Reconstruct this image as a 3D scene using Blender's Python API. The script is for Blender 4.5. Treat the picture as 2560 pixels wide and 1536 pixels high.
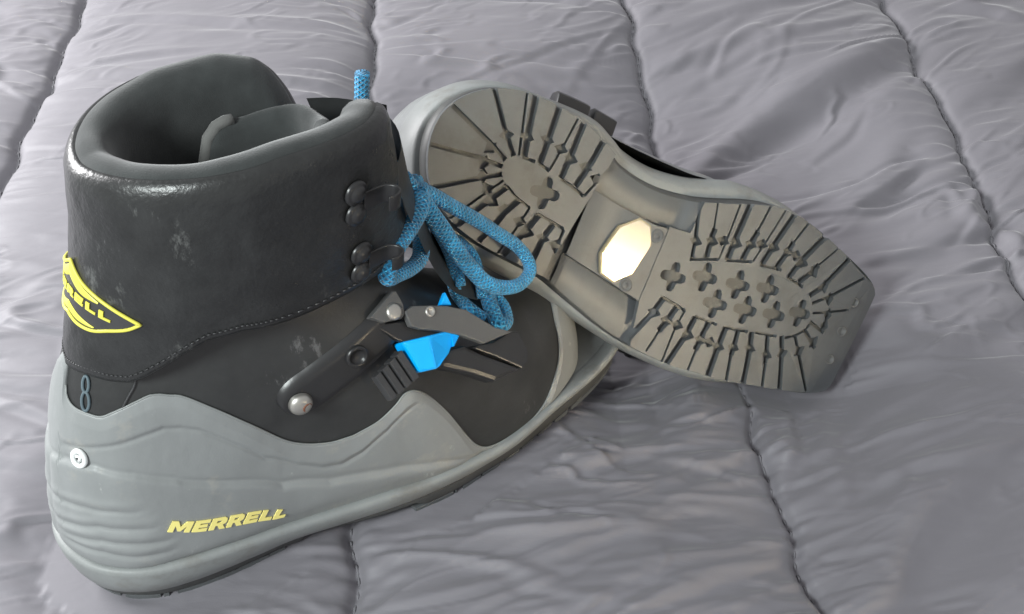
import bpy, bmesh, math, random
import numpy as np
from mathutils import Vector, Matrix, Euler
from mathutils.geometry import tessellate_polygon

for o in list(bpy.data.objects):
    bpy.data.objects.remove(o, do_unlink=True)
scene = bpy.context.scene
COL = scene.collection
R = math.radians

# ------------------------------------------------------------------ camera
cam_d = bpy.data.cameras.new('camera')
cam_d.sensor_width = 36.0
cam_d.lens = 36.0 * 2624 / 2560
cam_d.clip_start = 0.01
cam_d.clip_end = 50
cam = bpy.data.objects.new('camera', cam_d)
cam.location = (0, 0, 0.5)
cam.rotation_euler = (R(45), 0, 0)
COL.objects.link(cam)
scene.camera = cam

# ------------------------------------------------------------------ light
world = bpy.data.worlds.new('World')
scene.world = world
world.use_nodes = True
bg = world.node_tree.nodes['Background']
bg.inputs[0].default_value = (0.98, 0.98, 1.0, 1)
bg.inputs[1].default_value = 0.52


def area(name, loc, target, size, power, col, shape='DISK'):
    l = bpy.data.lights.new(name, 'AREA')
    l.shape = shape
    l.size = size
    l.energy = power
    l.color = col
    o = bpy.data.objects.new(name, l)
    o.location = loc
    o.rotation_euler = (Vector(target) - Vector(loc)).to_track_quat('-Z', 'Y').to_euler()
    COL.objects.link(o)
    return o


area('left_lamp', (-0.58, -0.36, 0.90), (-0.14, 0.36, 0.1), 0.30, 14.0, (0.93, 1.0, 0.99))
area('window_light', (-1.15, 0.88, 0.60), (-0.2, 0.62, 0), 0.65, 25.0, (1.0, 0.99, 1.0))
lamp = area('plate_lamp', (0.90, -0.42, 0.225), (0.064, 0.433, 0.115), 0.30, 0.135, (1.0, 0.82, 0.54))  # added unseen lamp: narrow warm beam makes the sole plate shine and glow
lamp.data.spread = R(11)
vs = scene.view_settings
vs.view_transform = 'Standard'
vs.look = 'None'
vs.exposure = 0.0
vs.gamma = 1.0
vs.use_curve_mapping = False


# ------------------------------------------------------------------ materials
def new_mat(name):
    m = bpy.data.materials.new(name)
    m.use_nodes = True
    nt = m.node_tree
    return m, nt, nt.nodes['Principled BSDF']


def nd(nt, kind, **kw):
    n = nt.nodes.new(kind)
    for k, v in kw.items():
        if k in n.inputs.keys():
            n.inputs[k].default_value = v
        else:
            setattr(n, k, v)
    return n


def ramp(nt, src, stops):
    r = nt.nodes.new('ShaderNodeValToRGB')
    e = r.color_ramp.elements
    while len(e) < len(stops):
        e.new(0.5)
    for i, (p, c) in enumerate(stops):
        e[i].position = p
        e[i].color = c if len(c) == 4 else (*c, 1)
    nt.links.new(src, r.inputs[0])
    return r.outputs[0]


def material(name, col, rough=.5, metal=0., spec=.5, var=.12, vscale=40., bump=0., bscale=600., bdist=.0004,
             sheen=0., coat=0., scuff=None, rvar=0., dirt=None, streak=None):
    m, nt, b = new_mat(name)
    tc = nt.nodes.new('ShaderNodeTexCoord').outputs['Object']
    L = nt.links.new
    n1 = nd(nt, 'ShaderNodeTexNoise', Scale=vscale, Detail=5., Roughness=.6)
    L(tc, n1.inputs['Vector'])
    lo = tuple(c * (1 - var) for c in col)
    hi = tuple(min(1, c * (1 + var)) for c in col)
    c = ramp(nt, n1.outputs['Fac'], [(.3, lo), (.7, hi)])
    if dirt:
        dc, ds, t0, t1 = dirt
        n2 = nd(nt, 'ShaderNodeTexNoise', Scale=ds, Detail=8., Roughness=.7)
        L(tc, n2.inputs['Vector'])
        fac = ramp(nt, n2.outputs['Fac'], [(t0, (0, 0, 0)), (t1, (1, 1, 1))])
        mx = nd(nt, 'ShaderNodeMixRGB')
        L(fac, mx.inputs[0]); L(c, mx.inputs[1])
        mx.inputs[2].default_value = (*dc, 1)
        c = mx.outputs[0]
    if scuff:
        sc, ss, t0, t1 = scuff
        mp = nd(nt, 'ShaderNodeMapping')
        mp.inputs['Scale'].default_value = (1, 1, .45)
        mp.inputs['Rotation'].default_value = (.3, .5, .2)
        L(tc, mp.inputs['Vector'])
        a = nd(nt, 'ShaderNodeTexNoise', Scale=ss, Detail=9., Roughness=.75)
        L(mp.outputs[0], a.inputs['Vector'])
        d = nd(nt, 'ShaderNodeTexNoise', Scale=ss * .18, Detail=2.)
        L(tc, d.inputs['Vector'])
        mm = nd(nt, 'ShaderNodeMath', operation='MULTIPLY')
        L(a.outputs['Fac'], mm.inputs[0]); L(d.outputs['Fac'], mm.inputs[1])
        fac = ramp(nt, mm.outputs[0], [(t0, (0, 0, 0)), (t1, (1, 1, 1))])
        mx = nd(nt, 'ShaderNodeMixRGB')
        L(fac, mx.inputs[0]); L(c, mx.inputs[1])
        mx.inputs[2].default_value = (*sc, 1)
        c = mx.outputs[0]
    L(c, b.inputs['Base Color'])
    b.inputs['Roughness'].default_value = rough
    if rvar:
        n3 = nd(nt, 'ShaderNodeTexNoise', Scale=vscale * 1.7, Detail=6.)
        L(tc, n3.inputs['Vector'])
        mr = nd(nt, 'ShaderNodeMapRange')
        mr.inputs['To Min'].default_value = rough - rvar
        mr.inputs['To Max'].default_value = rough + rvar
        L(n3.outputs['Fac'], mr.inputs['Value'])
        L(mr.outputs[0], b.inputs['Roughness'])
    b.inputs['Metallic'].default_value = metal
    b.inputs['Specular IOR Level'].default_value = spec
    b.inputs['Sheen Weight'].default_value = sheen
    b.inputs['Coat Weight'].default_value = coat
    if bump:
        n4 = nd(nt, 'ShaderNodeTexNoise', Scale=bscale, Detail=4., Roughness=.55)
        L(tc, n4.inputs['Vector'])
        bp = nd(nt, 'ShaderNodeBump', Strength=bump, Distance=bdist)
        L(n4.outputs['Fac'], bp.inputs['Height'])
        L(bp.outputs[0], b.inputs['Normal'])
    return m


MAT = {}
MAT['leather'] = material('black_leather', (.026, .027, .027), .30, var=.25, vscale=70, bump=.55, bscale=420, bdist=.0006,
                          scuff=((.10, .103, .10), 170, .345, .42), rvar=.08)
MAT['shell'] = material('black_shell', (.034, .035, .035), .38, var=.2, vscale=60, bump=.25, bscale=500,
                        scuff=((.12, .12, .12), 160, .37, .43), rvar=.06)
MAT['rand'] = material('grey_rubber_rand', (.252, .264, .264), .44, var=.07, vscale=35, bump=.2, bscale=900, bdist=.0003,
                       dirt=((.36, .345, .31), 28, .56, .75), scuff=((.46, .47, .46), 210, .38, .44), rvar=.06)
MAT['midsole'] = material('grey_midsole', (.25, .263, .260), .5, var=.1, vscale=45, bump=.25, bscale=700,
                          dirt=((.19, .185, .17), 40, .52, .72), rvar=.05)
MAT['sole'] = material('sole_rubber', (.098, .105, .109), .44, var=.07, vscale=50, bump=.15, bscale=800, bdist=.0002,
                       dirt=((.075, .077, .076), 45, .5, .75), rvar=.05)
MAT['sole_dark'] = material('sole_rubber_dark', (.070, .072, .070), .5, var=.12, vscale=50, bump=.2, bscale=800, bdist=.0002,
                            dirt=((.14, .14, .13), 60, .55, .75), rvar=.05)
MAT['liner'] = material('liner_fabric', (.042, .046, .046), .95, spec=.2, var=.18, vscale=90, bump=.6, bscale=1800,
                        bdist=.0004, sheen=.35)
MAT['lining_edge'] = material('liner_edge', (.12, .12, .115), .9, var=.2, bump=.4, bscale=900, sheen=.3)
MAT['yellow'] = material('yellow_print', (.74, .70, .10), .4, var=.05)
MAT['cream'] = material('cream_lettering', (1.0, .86, .28), .35, var=.05)
MAT['gold'] = material('gold_lettering', (.85, .60, .20), .3, metal=.3, var=.05)
MAT['white'] = material('white_print', (.85, .87, .86), .4, var=.04)
MAT['slate'] = material('slate_print', (.10, .14, .16), .45, var=.1)
MAT['black'] = material('black_plastic', (.022, .022, .023), .32, var=.2, bump=.1, bscale=900)
MAT['dark'] = material('dark_plastic', (.045, .045, .047), .38, var=.15, bump=.15, bscale=900)
MAT['gunmetal'] = material('gunmetal', (.095, .095, .094), .55, metal=.0, var=.1, bump=.35, bscale=2500, bdist=.0002)
MAT['steel'] = material('steel_rivet', (.50, .485, .45), .38, metal=.85, var=.12, rvar=.08)
MAT['rust'] = material('rusty_core', (.22, .09, .05), .7, var=.3)
MAT['blue'] = material('blue_plastic', (.0, .40, 1.0), .30, var=.03)
MAT['chrome'] = material('polished_plate', (1.0, .93, .74), .10, metal=1., var=.02, vscale=15)
MAT['plate_rim'] = material('plate_rim', (.30, .25, .15), .4, var=.1)


def lace_material():
    m, nt, b = new_mat('blue_braided_lace')
    L = nt.links.new
    uv = nt.nodes.new('ShaderNodeUVMap').outputs[0]
    sep = nt.nodes.new('ShaderNodeSeparateXYZ')
    L(uv, sep.inputs[0])

    def math_(op, a, bb=None, val=None):
        n = nd(nt, 'ShaderNodeMath', operation=op)
        L(a, n.inputs[0])
        if bb is not None:
            L(bb, n.inputs[1])
        if val is not None:
            n.inputs[1].default_value = val
        return n.outputs[0]
    # uv.x = length in metres, uv.y = turn 0..1 : two families of helices make the braid
    k = 2 * math.pi
    a = math_('MULTIPLY', sep.outputs[0], val=430 * k)
    t = math_('MULTIPLY', sep.outputs[1], val=7 * k)
    s1 = math_('SINE', math_('ADD', a, t))
    s2 = math_('SINE', math_('SUBTRACT', a, t))
    w = math_('MAXIMUM', s1, s2)
    pr = math_('MULTIPLY', s1, s2)
    c = ramp(nt, math_('MULTIPLY_ADD', w, val=.5), [(0, (.012, .12, .26)), (.25, (.024, .29, .58)), (1, (.035, .46, .88))])
    n1 = nd(nt, 'ShaderNodeTexNoise', Scale=160., Detail=4.)
    L(nt.nodes.new('ShaderNodeTexCoord').outputs['Object'], n1.inputs['Vector'])
    v = ramp(nt, n1.outputs['Fac'], [(.3, (.55, .55, .55)), (.7, (1.1, 1.1, 1.1))])
    mx = nd(nt, 'ShaderNodeMixRGB', blend_type='MULTIPLY')
    mx.inputs[0].default_value = 1
    L(c, mx.inputs[1]); L(v, mx.inputs[2])
    L(mx.outputs[0], b.inputs['Base Color'])
    b.inputs['Roughness'].default_value = .6
    b.inputs['Sheen Weight'].default_value = .3
    bp = nd(nt, 'ShaderNodeBump', Strength=.9, Distance=.0008)
    L(w, bp.inputs['Height'])
    L(bp.outputs[0], b.inputs['Normal'])
    return m


MAT['lace'] = lace_material()


def satin_material():
    m, nt, b = new_mat('grey_satin')
    L = nt.links.new
    tc = nt.nodes.new('ShaderNodeTexCoord').outputs['Object']
    n1 = nd(nt, 'ShaderNodeTexNoise', Scale=6., Detail=4., Roughness=.6)
    L(tc, n1.inputs['Vector'])
    c = ramp(nt, n1.outputs['Fac'], [(.3, (.190, .183, .202)), (.7, (.219, .211, .232))])
    L(c, b.inputs['Base Color'])
    b.inputs['Roughness'].default_value = .56
    b.inputs['Specular IOR Level'].default_value = .36
    b.inputs['Sheen Weight'].default_value = .35
    b.inputs['Sheen Roughness'].default_value = .4
    mp = nd(nt, 'ShaderNodeMapping')
    mp.inputs['Scale'].default_value = (26, 95, 40)
    mp.inputs['Rotation'].default_value = (0, 0, R(-8))
    L(tc, mp.inputs['Vector'])
    n2 = nd(nt, 'ShaderNodeTexNoise', Scale=1., Detail=5., Roughness=.55, Distortion=.8)
    L(mp.outputs[0], n2.inputs['Vector'])
    n3 = nd(nt, 'ShaderNodeTexNoise', Scale=2600., Detail=2.)
    L(tc, n3.inputs['Vector'])
    b1 = nd(nt, 'ShaderNodeBump', Strength=.18, Distance=.0022)
    L(n2.outputs['Fac'], b1.inputs['Height'])
    b2 = nd(nt, 'ShaderNodeBump', Strength=.25, Distance=.0002)
    L(n3.outputs['Fac'], b2.inputs['Height'])
    L(b1.outputs[0], b2.inputs['Normal'])
    L(b2.outputs[0], b.inputs['Normal'])
    return m


MAT['satin'] = satin_material()
MAT['thread'] = material('grey_thread', (.17, .165, .18), .8, var=.2, bump=.4, bscale=900)


def link(name, me, mat, parent=None, smooth=True):
    if smooth:
        me.polygons.foreach_set('use_smooth', [True] * len(me.polygons))
    me.update()
    o = bpy.data.objects.new(name, me)
    if mat is not None:
        me.materials.append(mat)
    if parent is not None:
        o.parent = parent
    COL.objects.link(o)
    return o


def mesh_from(V, Fc):
    me = bpy.data.meshes.new('m')
    me.from_pydata([tuple(map(float, v)) for v in V], [], [tuple(map(int, f)) for f in Fc])
    return me


def grid_faces(nu, nt, wrap=False, flip=False):
    f = []
    for i in range(nu if wrap else nu - 1):
        a = i * nt
        b = ((i + 1) % nu) * nt
        for j in range(nt - 1):
            q = (a + j, b + j, b + j + 1, a + j + 1)
            f.append(q[::-1] if flip else q)
    return f


# ------------------------------------------------------------------ comforter
def smoothstep(a, b, x):
    t = np.clip((x - a) / (b - a), 0, 1)
    return t * t * (3 - 2 * t)


SEAMS = [[(-.610, -.10), (-.606, .40), (-.616, .9), (-.63, 1.5)],
         [(-.345, -.10), (-.352, .30), (-.363, .56), (-.367, .63), (-.372, .74), (-.385, .90), (-.40, 1.5)],
         [(-.070, -.10), (-.080, .26), (-.083, .324), (-.100, .54), (-.116, .756), (-.128, .896), (-.15, 1.5)],
         [(.185, -.10), (.166, .24), (.154, .308), (.149, .36), (.147, .416), (.134, .54), (.122, .669), (.119, .691), (.109, .802), (.098, .896), (.07, 1.5)],
         [(.365, -.10), (.352, .35), (.348, .523), (.350, .593), (.355, .675), (.345, .756), (.339, .836), (.338, .896), (.32, 1.5)],
         [(.610, -.10), (.59, .40), (.595, .70), (.58, 1.0), (.56, 1.5)]]


def seam_x(k, y):
    s = np.array(SEAMS[k])
    x = np.interp(y, s[:, 1], s[:, 0])
    return x + .0022 * np.sin(y * 61 + k * 2.1) + .0013 * np.sin(y * 133 + k)


X0, X1, Y0, Y1 = -1.3, 1.3, -.30, 2.2
gx = np.concatenate([np.arange(X0, -.53, .007), np.arange(-.53, .53, .0014), np.arange(.53, X1, .007)])
gy = np.concatenate([np.arange(Y0, .22, .007), np.arange(.22, .62, .0013), np.arange(.62, .98, .0019), np.arange(.98, Y1, .007)])
GX, GY = np.meshgrid(gx, gy, indexing='ij')
NX, NY = GX.shape
rng = np.random.default_rng(11)
BASE = [(-.215, .262, .037), (-.13, .33, .030), (-.02, .42, .016), (.03, .46, .010), (.20, .46, -.014), (.14, .60, -.024), (.05, .56, -.016), (.13, .43, -.006),
        (-.42, .25, .034), (-.45, .55, .030), (-.3, .8, .030), (0., .9, .022), (.3, .9, .020), (.45, .6, .006), (.3, .28, .006),
        (.0, .24, .020), (.7, .5, .01), (-.8, .5, .02), (0., 1.25, .02), (-.12, .48, .03)]


def base_height(x, y):
    num = 0
    den = 1e-9
    for bx, by, bz in BASE:
        w = np.exp(-((x - bx) ** 2 + (y - by) ** 2) / (2 * .085 ** 2)) + 1e-5
        num = num + w * bz
        den = den + w
    return num / den


def fbm(x, y, sx, sy, seed, octs=4):
    """smooth value noise"""
    r = np.random.default_rng(seed)
    out = np.zeros_like(x)
    amp = 1.
    for k in range(octs):
        T = r.random((64, 64))
        u = x / sx * 2 ** k
        v = y / sy * 2 ** k
        i = np.floor(u).astype(int)
        j = np.floor(v).astype(int)
        fu = u - i
        fv = v - j
        fu = fu * fu * (3 - 2 * fu)
        fv = fv * fv * (3 - 2 * fv)
        a = T[i % 64, j % 64]; b = T[(i + 1) % 64, j % 64]; c = T[i % 64, (j + 1) % 64]; d = T[(i + 1) % 64, (j + 1) % 64]
        out += amp * ((a * (1 - fu) + b * fu) * (1 - fv) + (c * (1 - fu) + d * fu) * fv - .5)
        amp *= .5
    return out


HZ = base_height(GX, GY)
# puffed channels between the stitched seams
dist = np.full_like(GX, 9.)
for k in range(len(SEAMS)):
    dist = np.minimum(dist, np.abs(GX - seam_x(k, GY)))
HZ += .0095 * (1 - np.exp(-dist / .017)) + .003 * np.clip(dist / .1, 0, 1) - .0042 * np.exp(-(dist / .0034) ** 2)

HSMOOTH = HZ.copy()


def stroke(cx, cy, ang, ln, w, amp, kind=0, bend=0.):
    """one crease: a ridge (0), a valley+ridge fold (1) along a gently bent line"""
    rad = ln * .62 + 4 * w
    i0, i1 = np.searchsorted(gx, [cx - rad, cx + rad])
    j0, j1 = np.searchsorted(gy, [cy - rad, cy + rad])
    if i1 - i0 < 2 or j1 - j0 < 2:
        return
    x = GX[i0:i1, j0:j1] - cx
    y = GY[i0:i1, j0:j1] - cy
    c, s = math.cos(ang), math.sin(ang)
    a = x * c + y * s
    b = -x * s + y * c - bend * ((x * c + y * s) / ln) ** 2 * ln
    b = b + .25 * w * np.sin(a / ln * 9 + cx * 50)
    e = np.clip(1 - (2 * np.abs(a) / ln) ** 2, 0, 1) ** 1.2
    ww = w * (.55 + .45 * e)
    q = b / ww
    if kind == 0:
        p = np.exp(-q * q)
    else:
        p = 1.2 * q * np.exp(-q * q * .8)
    HZ[i0:i1, j0:j1] += amp * e * p


# gathers pulled by the stitching, both sides of each seam
for k in range(len(SEAMS)):
    y = Y0
    while y < Y1:
        y += rng.uniform(.007, .024)
        for sd in (-1, 1):
            if rng.random() < .25:
                continue
            sx = float(seam_x(k, np.array(y)))
            ln = rng.uniform(.022, .085) * (1.7 if rng.random() < .15 else 1)
            an = rng.normal(.06 if sx > 0 else -.03, .20) + (.12 * sd)
            cx = sx + sd * (ln * .46) * math.cos(an)
            cy = y + sd * (ln * .46) * math.sin(an)
            stroke(cx, cy, an, ln, rng.uniform(.0022, .0048), rng.uniform(.0010, .0028) * rng.choice([1, -1], p=[.6, .4]), int(rng.random() < .5), rng.normal(0, .1))
# long soft creases across the channels
for n in range(120):
    cx, cy = rng.uniform(-.7, .7), rng.uniform(.1, 1.1)
    an = rng.normal(.02 if cx < 0 else .30, .16)
    stroke(cx, cy, an, rng.uniform(.07, .24), rng.uniform(.003, .008), rng.uniform(.0010, .0028), int(rng.random() < .6), rng.normal(0, .10))
# the crumpled area in front of the toes
for n in range(95):
    cx, cy = rng.uniform(-.06, .16), rng.uniform(.24, .46)
    stroke(cx, cy, rng.normal(.30, .15), rng.uniform(.03, .12), rng.uniform(.0024, .0055), rng.uniform(.0010, .0024), int(rng.random() < .5), rng.normal(0, .15))
for n in range(60):
    cx, cy = rng.uniform(.15, .48), rng.uniform(.25, .9)
    stroke(cx, cy, rng.normal(.38, .18), rng.uniform(.04, .16), rng.uniform(.003, .008), rng.uniform(.0010, .0030), int(rng.random() < .5), rng.normal(0, .15))
# folds that can be picked out in the picture
for c_ in [(.235, .722, .60, .30, .017, .0150, 1, .03), (.205, .700, .55, .20, .012, .0045, 0, 0), (.285, .63, .95, .15, .016, .0055, 1, .1),
           (.24, .393, .25, .13, .0028, .0030, 0, .06), (.17, .39, 1.30, .12, .007, .0035, 1, .05), (.195, .385, 1.45, .13, .008, .0030, 1, -.05),
           (.25, .335, .85, .24, .020, .010, 1, 0), (.31, .34, .9, .25, .026, .010, 0, 0), (.36, .42, .75, .22, .018, .008, 1, .1), (.30, .47, .45, .16, .012, .005, 1, .1), (.12, .29, .55, .16, .010, .0030, 1, .1),
           (.10, .40, .30, .16, .010, .0028, 1, .1), (.05, .355, .35, .17, .009, .0030, 1, .1), (.02, .30, .30, .15, .010, .003, 1, -.1),
           (.30, .56, .35, .16, .012, .0045, 1, .05), (.42, .55, .5, .2, .02, .006, 1, .0), (.42, .75, .6, .2, .02, .006, 1, .0),
           (-.24, .80, -.04, .26, .007, .0030, 1, .03), (-.24, .715, -.03, .25, .007, .0030, 1, .02), (-.25, .86, -.02, .25, .006, .0022, 1, 0),
           (.0, .86, .10, .2, .008, .003, 1, 0), (.03, .78, .05, .18, .008, .0026, 1, 0), (.21, .84, .32, .22, .008, .0035, 1, 0), (.22, .79, .42, .22, .007, .003, 1, 0),
           (-.40, .62, -.02, .09, .006, .0025, 1, 0), (-.41, .50, .05, .10, .007, .003, 1, 0), (.235, .455, .10, .09, .010, .004, 0, .1)]:
    stroke(*c_)


def crease_net(ang, along, across, seed, amp, width, keep):
    """crisp wandering fold lines where a stretched noise crosses zero"""
    c, s = math.cos(ang), math.sin(ang)
    wx = GX + .02 * fbm(GX, GY, .09, .09, seed + 50, 2)
    wy = GY + .02 * fbm(GX, GY, .09, .09, seed + 60, 2)
    a = wx * c + wy * s + 5
    b = -wx * s + wy * c + 5
    v = fbm(a, b, along, across, seed, 2)
    m = smoothstep(keep, keep + .25, fbm(a + 2, b + 1, along * 1.3, across * 2.2, seed + 7, 2))
    return amp * m * (np.exp(-(v / width) ** 2) - .55 * np.exp(-((v - width * 1.3) / (width * 1.2)) ** 2))


RIGHT = smoothstep(-.02, .16, GX)
HZ += (1 - RIGHT) * (crease_net(-.03, .22, .055, 101, .0034, .05, -.12) + crease_net(.05, .10, .026, 102, .0018, .07, -.05))
HZ += RIGHT * (crease_net(.33, .18, .050, 103, .0042, .055, -.15) + crease_net(.42, .09, .024, 104, .0022, .08, -.1) + crease_net(.9, .14, .06, 105, .0018, .07, .05))
HZ += crease_net(.12, .05, .012, 111, .0007, .10, -.05) + crease_net(.5, .045, .013, 112, .0006, .10, .0)
FRONT = np.exp(-((GX - .05) / .13) ** 2 - ((GY - .34) / .10) ** 2)
HZ += FRONT * (crease_net(.30, .07, .016, 106, .0020, .09, -.2) + crease_net(.24, .12, .03, 107, .0030, .08, -.2))
HZ += .0022 * fbm(GX + .3 * GY, GY, .16, .07, 3, 3) + .0007 * fbm(GX + GY * .2, GY - .25 * GX, .045, .013, 5, 3)

comforter_verts = np.stack([GX, GY, HZ], -1).reshape(-1, 3)


def grid_mesh(V, nu, nt):
    me = bpy.data.meshes.new('grid')
    me.vertices.add(nu * nt)
    me.vertices.foreach_set('co', V.astype(np.float32).ravel())
    i, j = np.meshgrid(np.arange(nu - 1), np.arange(nt - 1), indexing='ij')
    a = (i * nt + j).ravel()
    q = np.stack([a, a + nt, a + nt + 1, a + 1], 1).astype(np.int32)
    n = len(q)
    me.loops.add(4 * n)
    me.loops.foreach_set('vertex_index', q.ravel())
    me.polygons.add(n)
    me.polygons.foreach_set('loop_start', np.arange(0, 4 * n, 4, dtype=np.int32))
    me.polygons.foreach_set('use_smooth', np.ones(n, bool))
    me.update(calc_edges=True)
    return me


comforter = link('comforter', grid_mesh(comforter_verts, NX, NY), MAT['satin'], smooth=False)
comforter['label'] = 'grey satin quilted comforter with stitched channels, spread beneath both boots'
comforter['category'] = 'comforter'

# ------------------------------------------------------------------ boot form (metres; x heel->toe, y to the inner side, z up)


def crc(pts, n, closed=True):
    P = np.array(pts, float)
    if not closed:
        P = np.vstack([2 * P[0] - P[1], P, 2 * P[-1] - P[-2]])
        idx = [(i, i + 1, i + 2, i + 3) for i in range(len(P) - 3)]
    else:
        k = len(P)
        idx = [((i - 1) % k, i, (i + 1) % k, (i + 2) % k) for i in range(k)]
    out = []
    t = np.linspace(0, 1, 24, endpoint=False)[:, None]
    for a, b, c, d in idx:
        A, B, C_, D = P[a], P[b], P[c], P[d]
        out.append(.5 * (2 * B + (C_ - A) * t + (2 * A - 5 * B + 4 * C_ - D) * t * t + (3 * B - A - 3 * C_ + D) * t ** 3))
    Q = np.vstack(out)
    Q = np.vstack([Q, Q[:1] if closed else P[-2:-1]])
    s = np.r_[0, np.cumsum(np.linalg.norm(np.diff(Q, axis=0), axis=1))]
    u = np.linspace(0, s[-1], n, endpoint=not closed)
    return np.stack([np.interp(u, s, Q[:, i]) for i in range(Q.shape[1])], 1)


def normals2(P):
    d = np.roll(P, -1, 0) - np.roll(P, 1, 0)
    n = np.stack([d[:, 1], -d[:, 0]], 1)
    n /= np.linalg.norm(n, axis=1)[:, None]
    if ((P - P.mean(0)) * n).sum() < 0:
        n = -n
    return n


BP = [(3, 6), (6, -8), (13, -20), (26, -30), (45, -36), (70, -40), (95, -43), (120, -48), (145, -53), (170, -57), (200, -58.5), (225, -57), (248, -52), (267, -45.5), (284, -36), (296, -20), (302, -2), (301, 15), (294, 26.5), (280, 38), (262, 45), (242, 50), (222, 52), (200, 51.5), (175, 49), (150, 48), (120, 48), (90, 49.5), (60, 48), (40, 45), (24, 39), (12, 29), (5, 18)]
NB = 1440
BODY = crc(np.array(BP) / 1000., NB)
BN = normals2(BODY)


def table(xs, ys, sig):
    """smoothed lookup table"""
    X = np.linspace(xs[0] - .04, xs[-1] + .04, 600)
    Y = np.interp(X, xs, ys)
    h = X[1] - X[0]
    k = np.exp(-(np.arange(-60, 61) * h / sig) ** 2 / 2)
    k /= k.sum()
    Y = np.convolve(np.pad(Y, 60, mode='edge'), k, 'valid')
    return lambda x: np.interp(x, X, Y)


def spring(x):
    return np.where(x > .2, (np.maximum(x - .2, 0) / .11) ** 2 * .008, 0.) + np.where(x > .285, (np.maximum(x - .285, 0) / .036) ** 2 * .006, 0.)


t_ridz = table([.05, .09, .12, .15, .18, .21, .25], [.160, .186, .185, .163, .128, .098, .076], .008)
t_ridy = table([.05, .1, .2, .25], [.007, .004, -.003, -.002], .01)
t_ex = table([.0, .06, .1, .15, .2, .3], [1.8, 2.1, 2.7, 2.9, 2.5, 2.2], .012)
ZB = .012


def F(u, t, off=0.):
    """foot shell surface: u around the plan, t from the base up to the ridge"""
    u = np.asarray(u, float) % 1
    t = np.asarray(t, float)
    f = u * NB
    i = f.astype(int) % NB
    j = (i + 1) % NB
    w = (f - np.floor(f))[..., None]
    off = np.broadcast_to(np.asarray(off, float), np.broadcast(u, t).shape)
    p = BODY[i] * (1 - w) + BODY[j] * w
    n = BN[i] * (1 - w) + BN[j] * w
    p = p + n * off[..., None]
    rx = np.clip(p[..., 0], .05, .25)
    ry, rz = t_ridy(rx), t_ridz(rx)
    ex = t_ex(p[..., 0])
    tau = t * np.pi / 2
    a = 1 - np.maximum(np.cos(tau), 0) ** (2 / ex)
    b = np.sin(tau) ** (2 / ex)
    x = p[..., 0] + (rx - p[..., 0]) * a
    y = p[..., 1] + (ry - p[..., 1]) * a
    z = ZB + (rz - ZB) * b + off * b * .8
    return np.stack([x, y, z + spring(x)], -1)


CZ = [.085, .10, .115, .13, .145, .16, .175, .19, .205, .22, .235, .25]
t_xb = table(CZ, [.010, .015, .021, .026, .030, .0345, .0385, .042, .045, .0475, .0500, .052], .004)
t_xf = table(CZ, [.235, .225, .212, .200, .190, .182, .177, .174, .172, .170, .169, .168], .005)
t_w = table(CZ, [.0455, .0440, .0430, .0435, .0445, .0460, .0475, .0490, .0500, .0510, .0515, .052], .005)
t_y = table(CZ, [.006, .005, .004, .003, .003, .002, .002, .001, .001, .001, .001, .001], .005)


def C(th, z, off=0.):
    """cuff surface: th 0 back, .25 outer side, .5 front, .75 inner side"""
    th = np.asarray(th, float)
    z = np.asarray(z, float)
    xb, xf, w, yc = t_xb(z), t_xf(z), t_w(z), t_y(z)
    a = (xf - xb) / 2 + off
    b = w + off
    xc = (xf + xb) / 2
    A = th * 2 * np.pi
    c, s = np.cos(A), np.sin(A)
    ex = 2 / np.interp(c, [-1, -.2, .3, 1], [2.9, 2.7, 2.0, 1.9])
    return np.stack([xc - a * np.sign(c) * abs(c) ** ex, yc - b * np.sign(s) * abs(s) ** ex, z + 0 * th], -1)


def inside_cuff(P, off):
    z = P[..., 2]
    xb, xf, w, yc = t_xb(z), t_xf(z), t_w(z), t_y(z)
    a = (xf - xb) / 2 + off
    b = w + off
    return (np.abs((P[..., 0] - (xf + xb) / 2) / a) ** 2.2 + np.abs((P[..., 1] - yc) / b) ** 2.2) < 1


# tread outline of the outsole (mm)
PLAN_MM = [(5, 8), (8, -4), (15, -16), (30, -27), (45, -32), (60, -34.5), (77, -36), (95, -38), (120, -46), (140, -52), (160, -56), (185, -58), (205, -57), (224, -56), (244, -53), (264, -50), (287, -46.5), (306, -42), (315, -37.5), (318, -30), (321.5, 0), (324, 25), (321.5, 31), (308, 36), (285, 41), (265, 45.5), (248, 49), (230, 51), (212, 49.5), (197, 45), (182, 39.5), (164, 34), (145, 31), (130, 31), (115, 33.5), (107, 37), (90, 44), (75, 47), (55, 48.5), (40, 47), (24, 41), (12, 31), (6, 20)]
PLAN = crc(np.array(PLAN_MM) / 1000., 420)
PN = normals2(PLAN)
_d = PLAN[:, None, :] - BODY[None, ::4, :]
_k = (_d ** 2).sum(-1).argmin(1)
PROUD = -((PLAN - BODY[::4][_k]) * BN[::4][_k]).sum(1)      # how far the shell stands outside the tread outline
PROUD = np.clip(PROUD, -.001, .007)
for _ in range(6):
    PROUD = (np.roll(PROUD, 1) + PROUD + np.roll(PROUD, -1)) / 3

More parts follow.
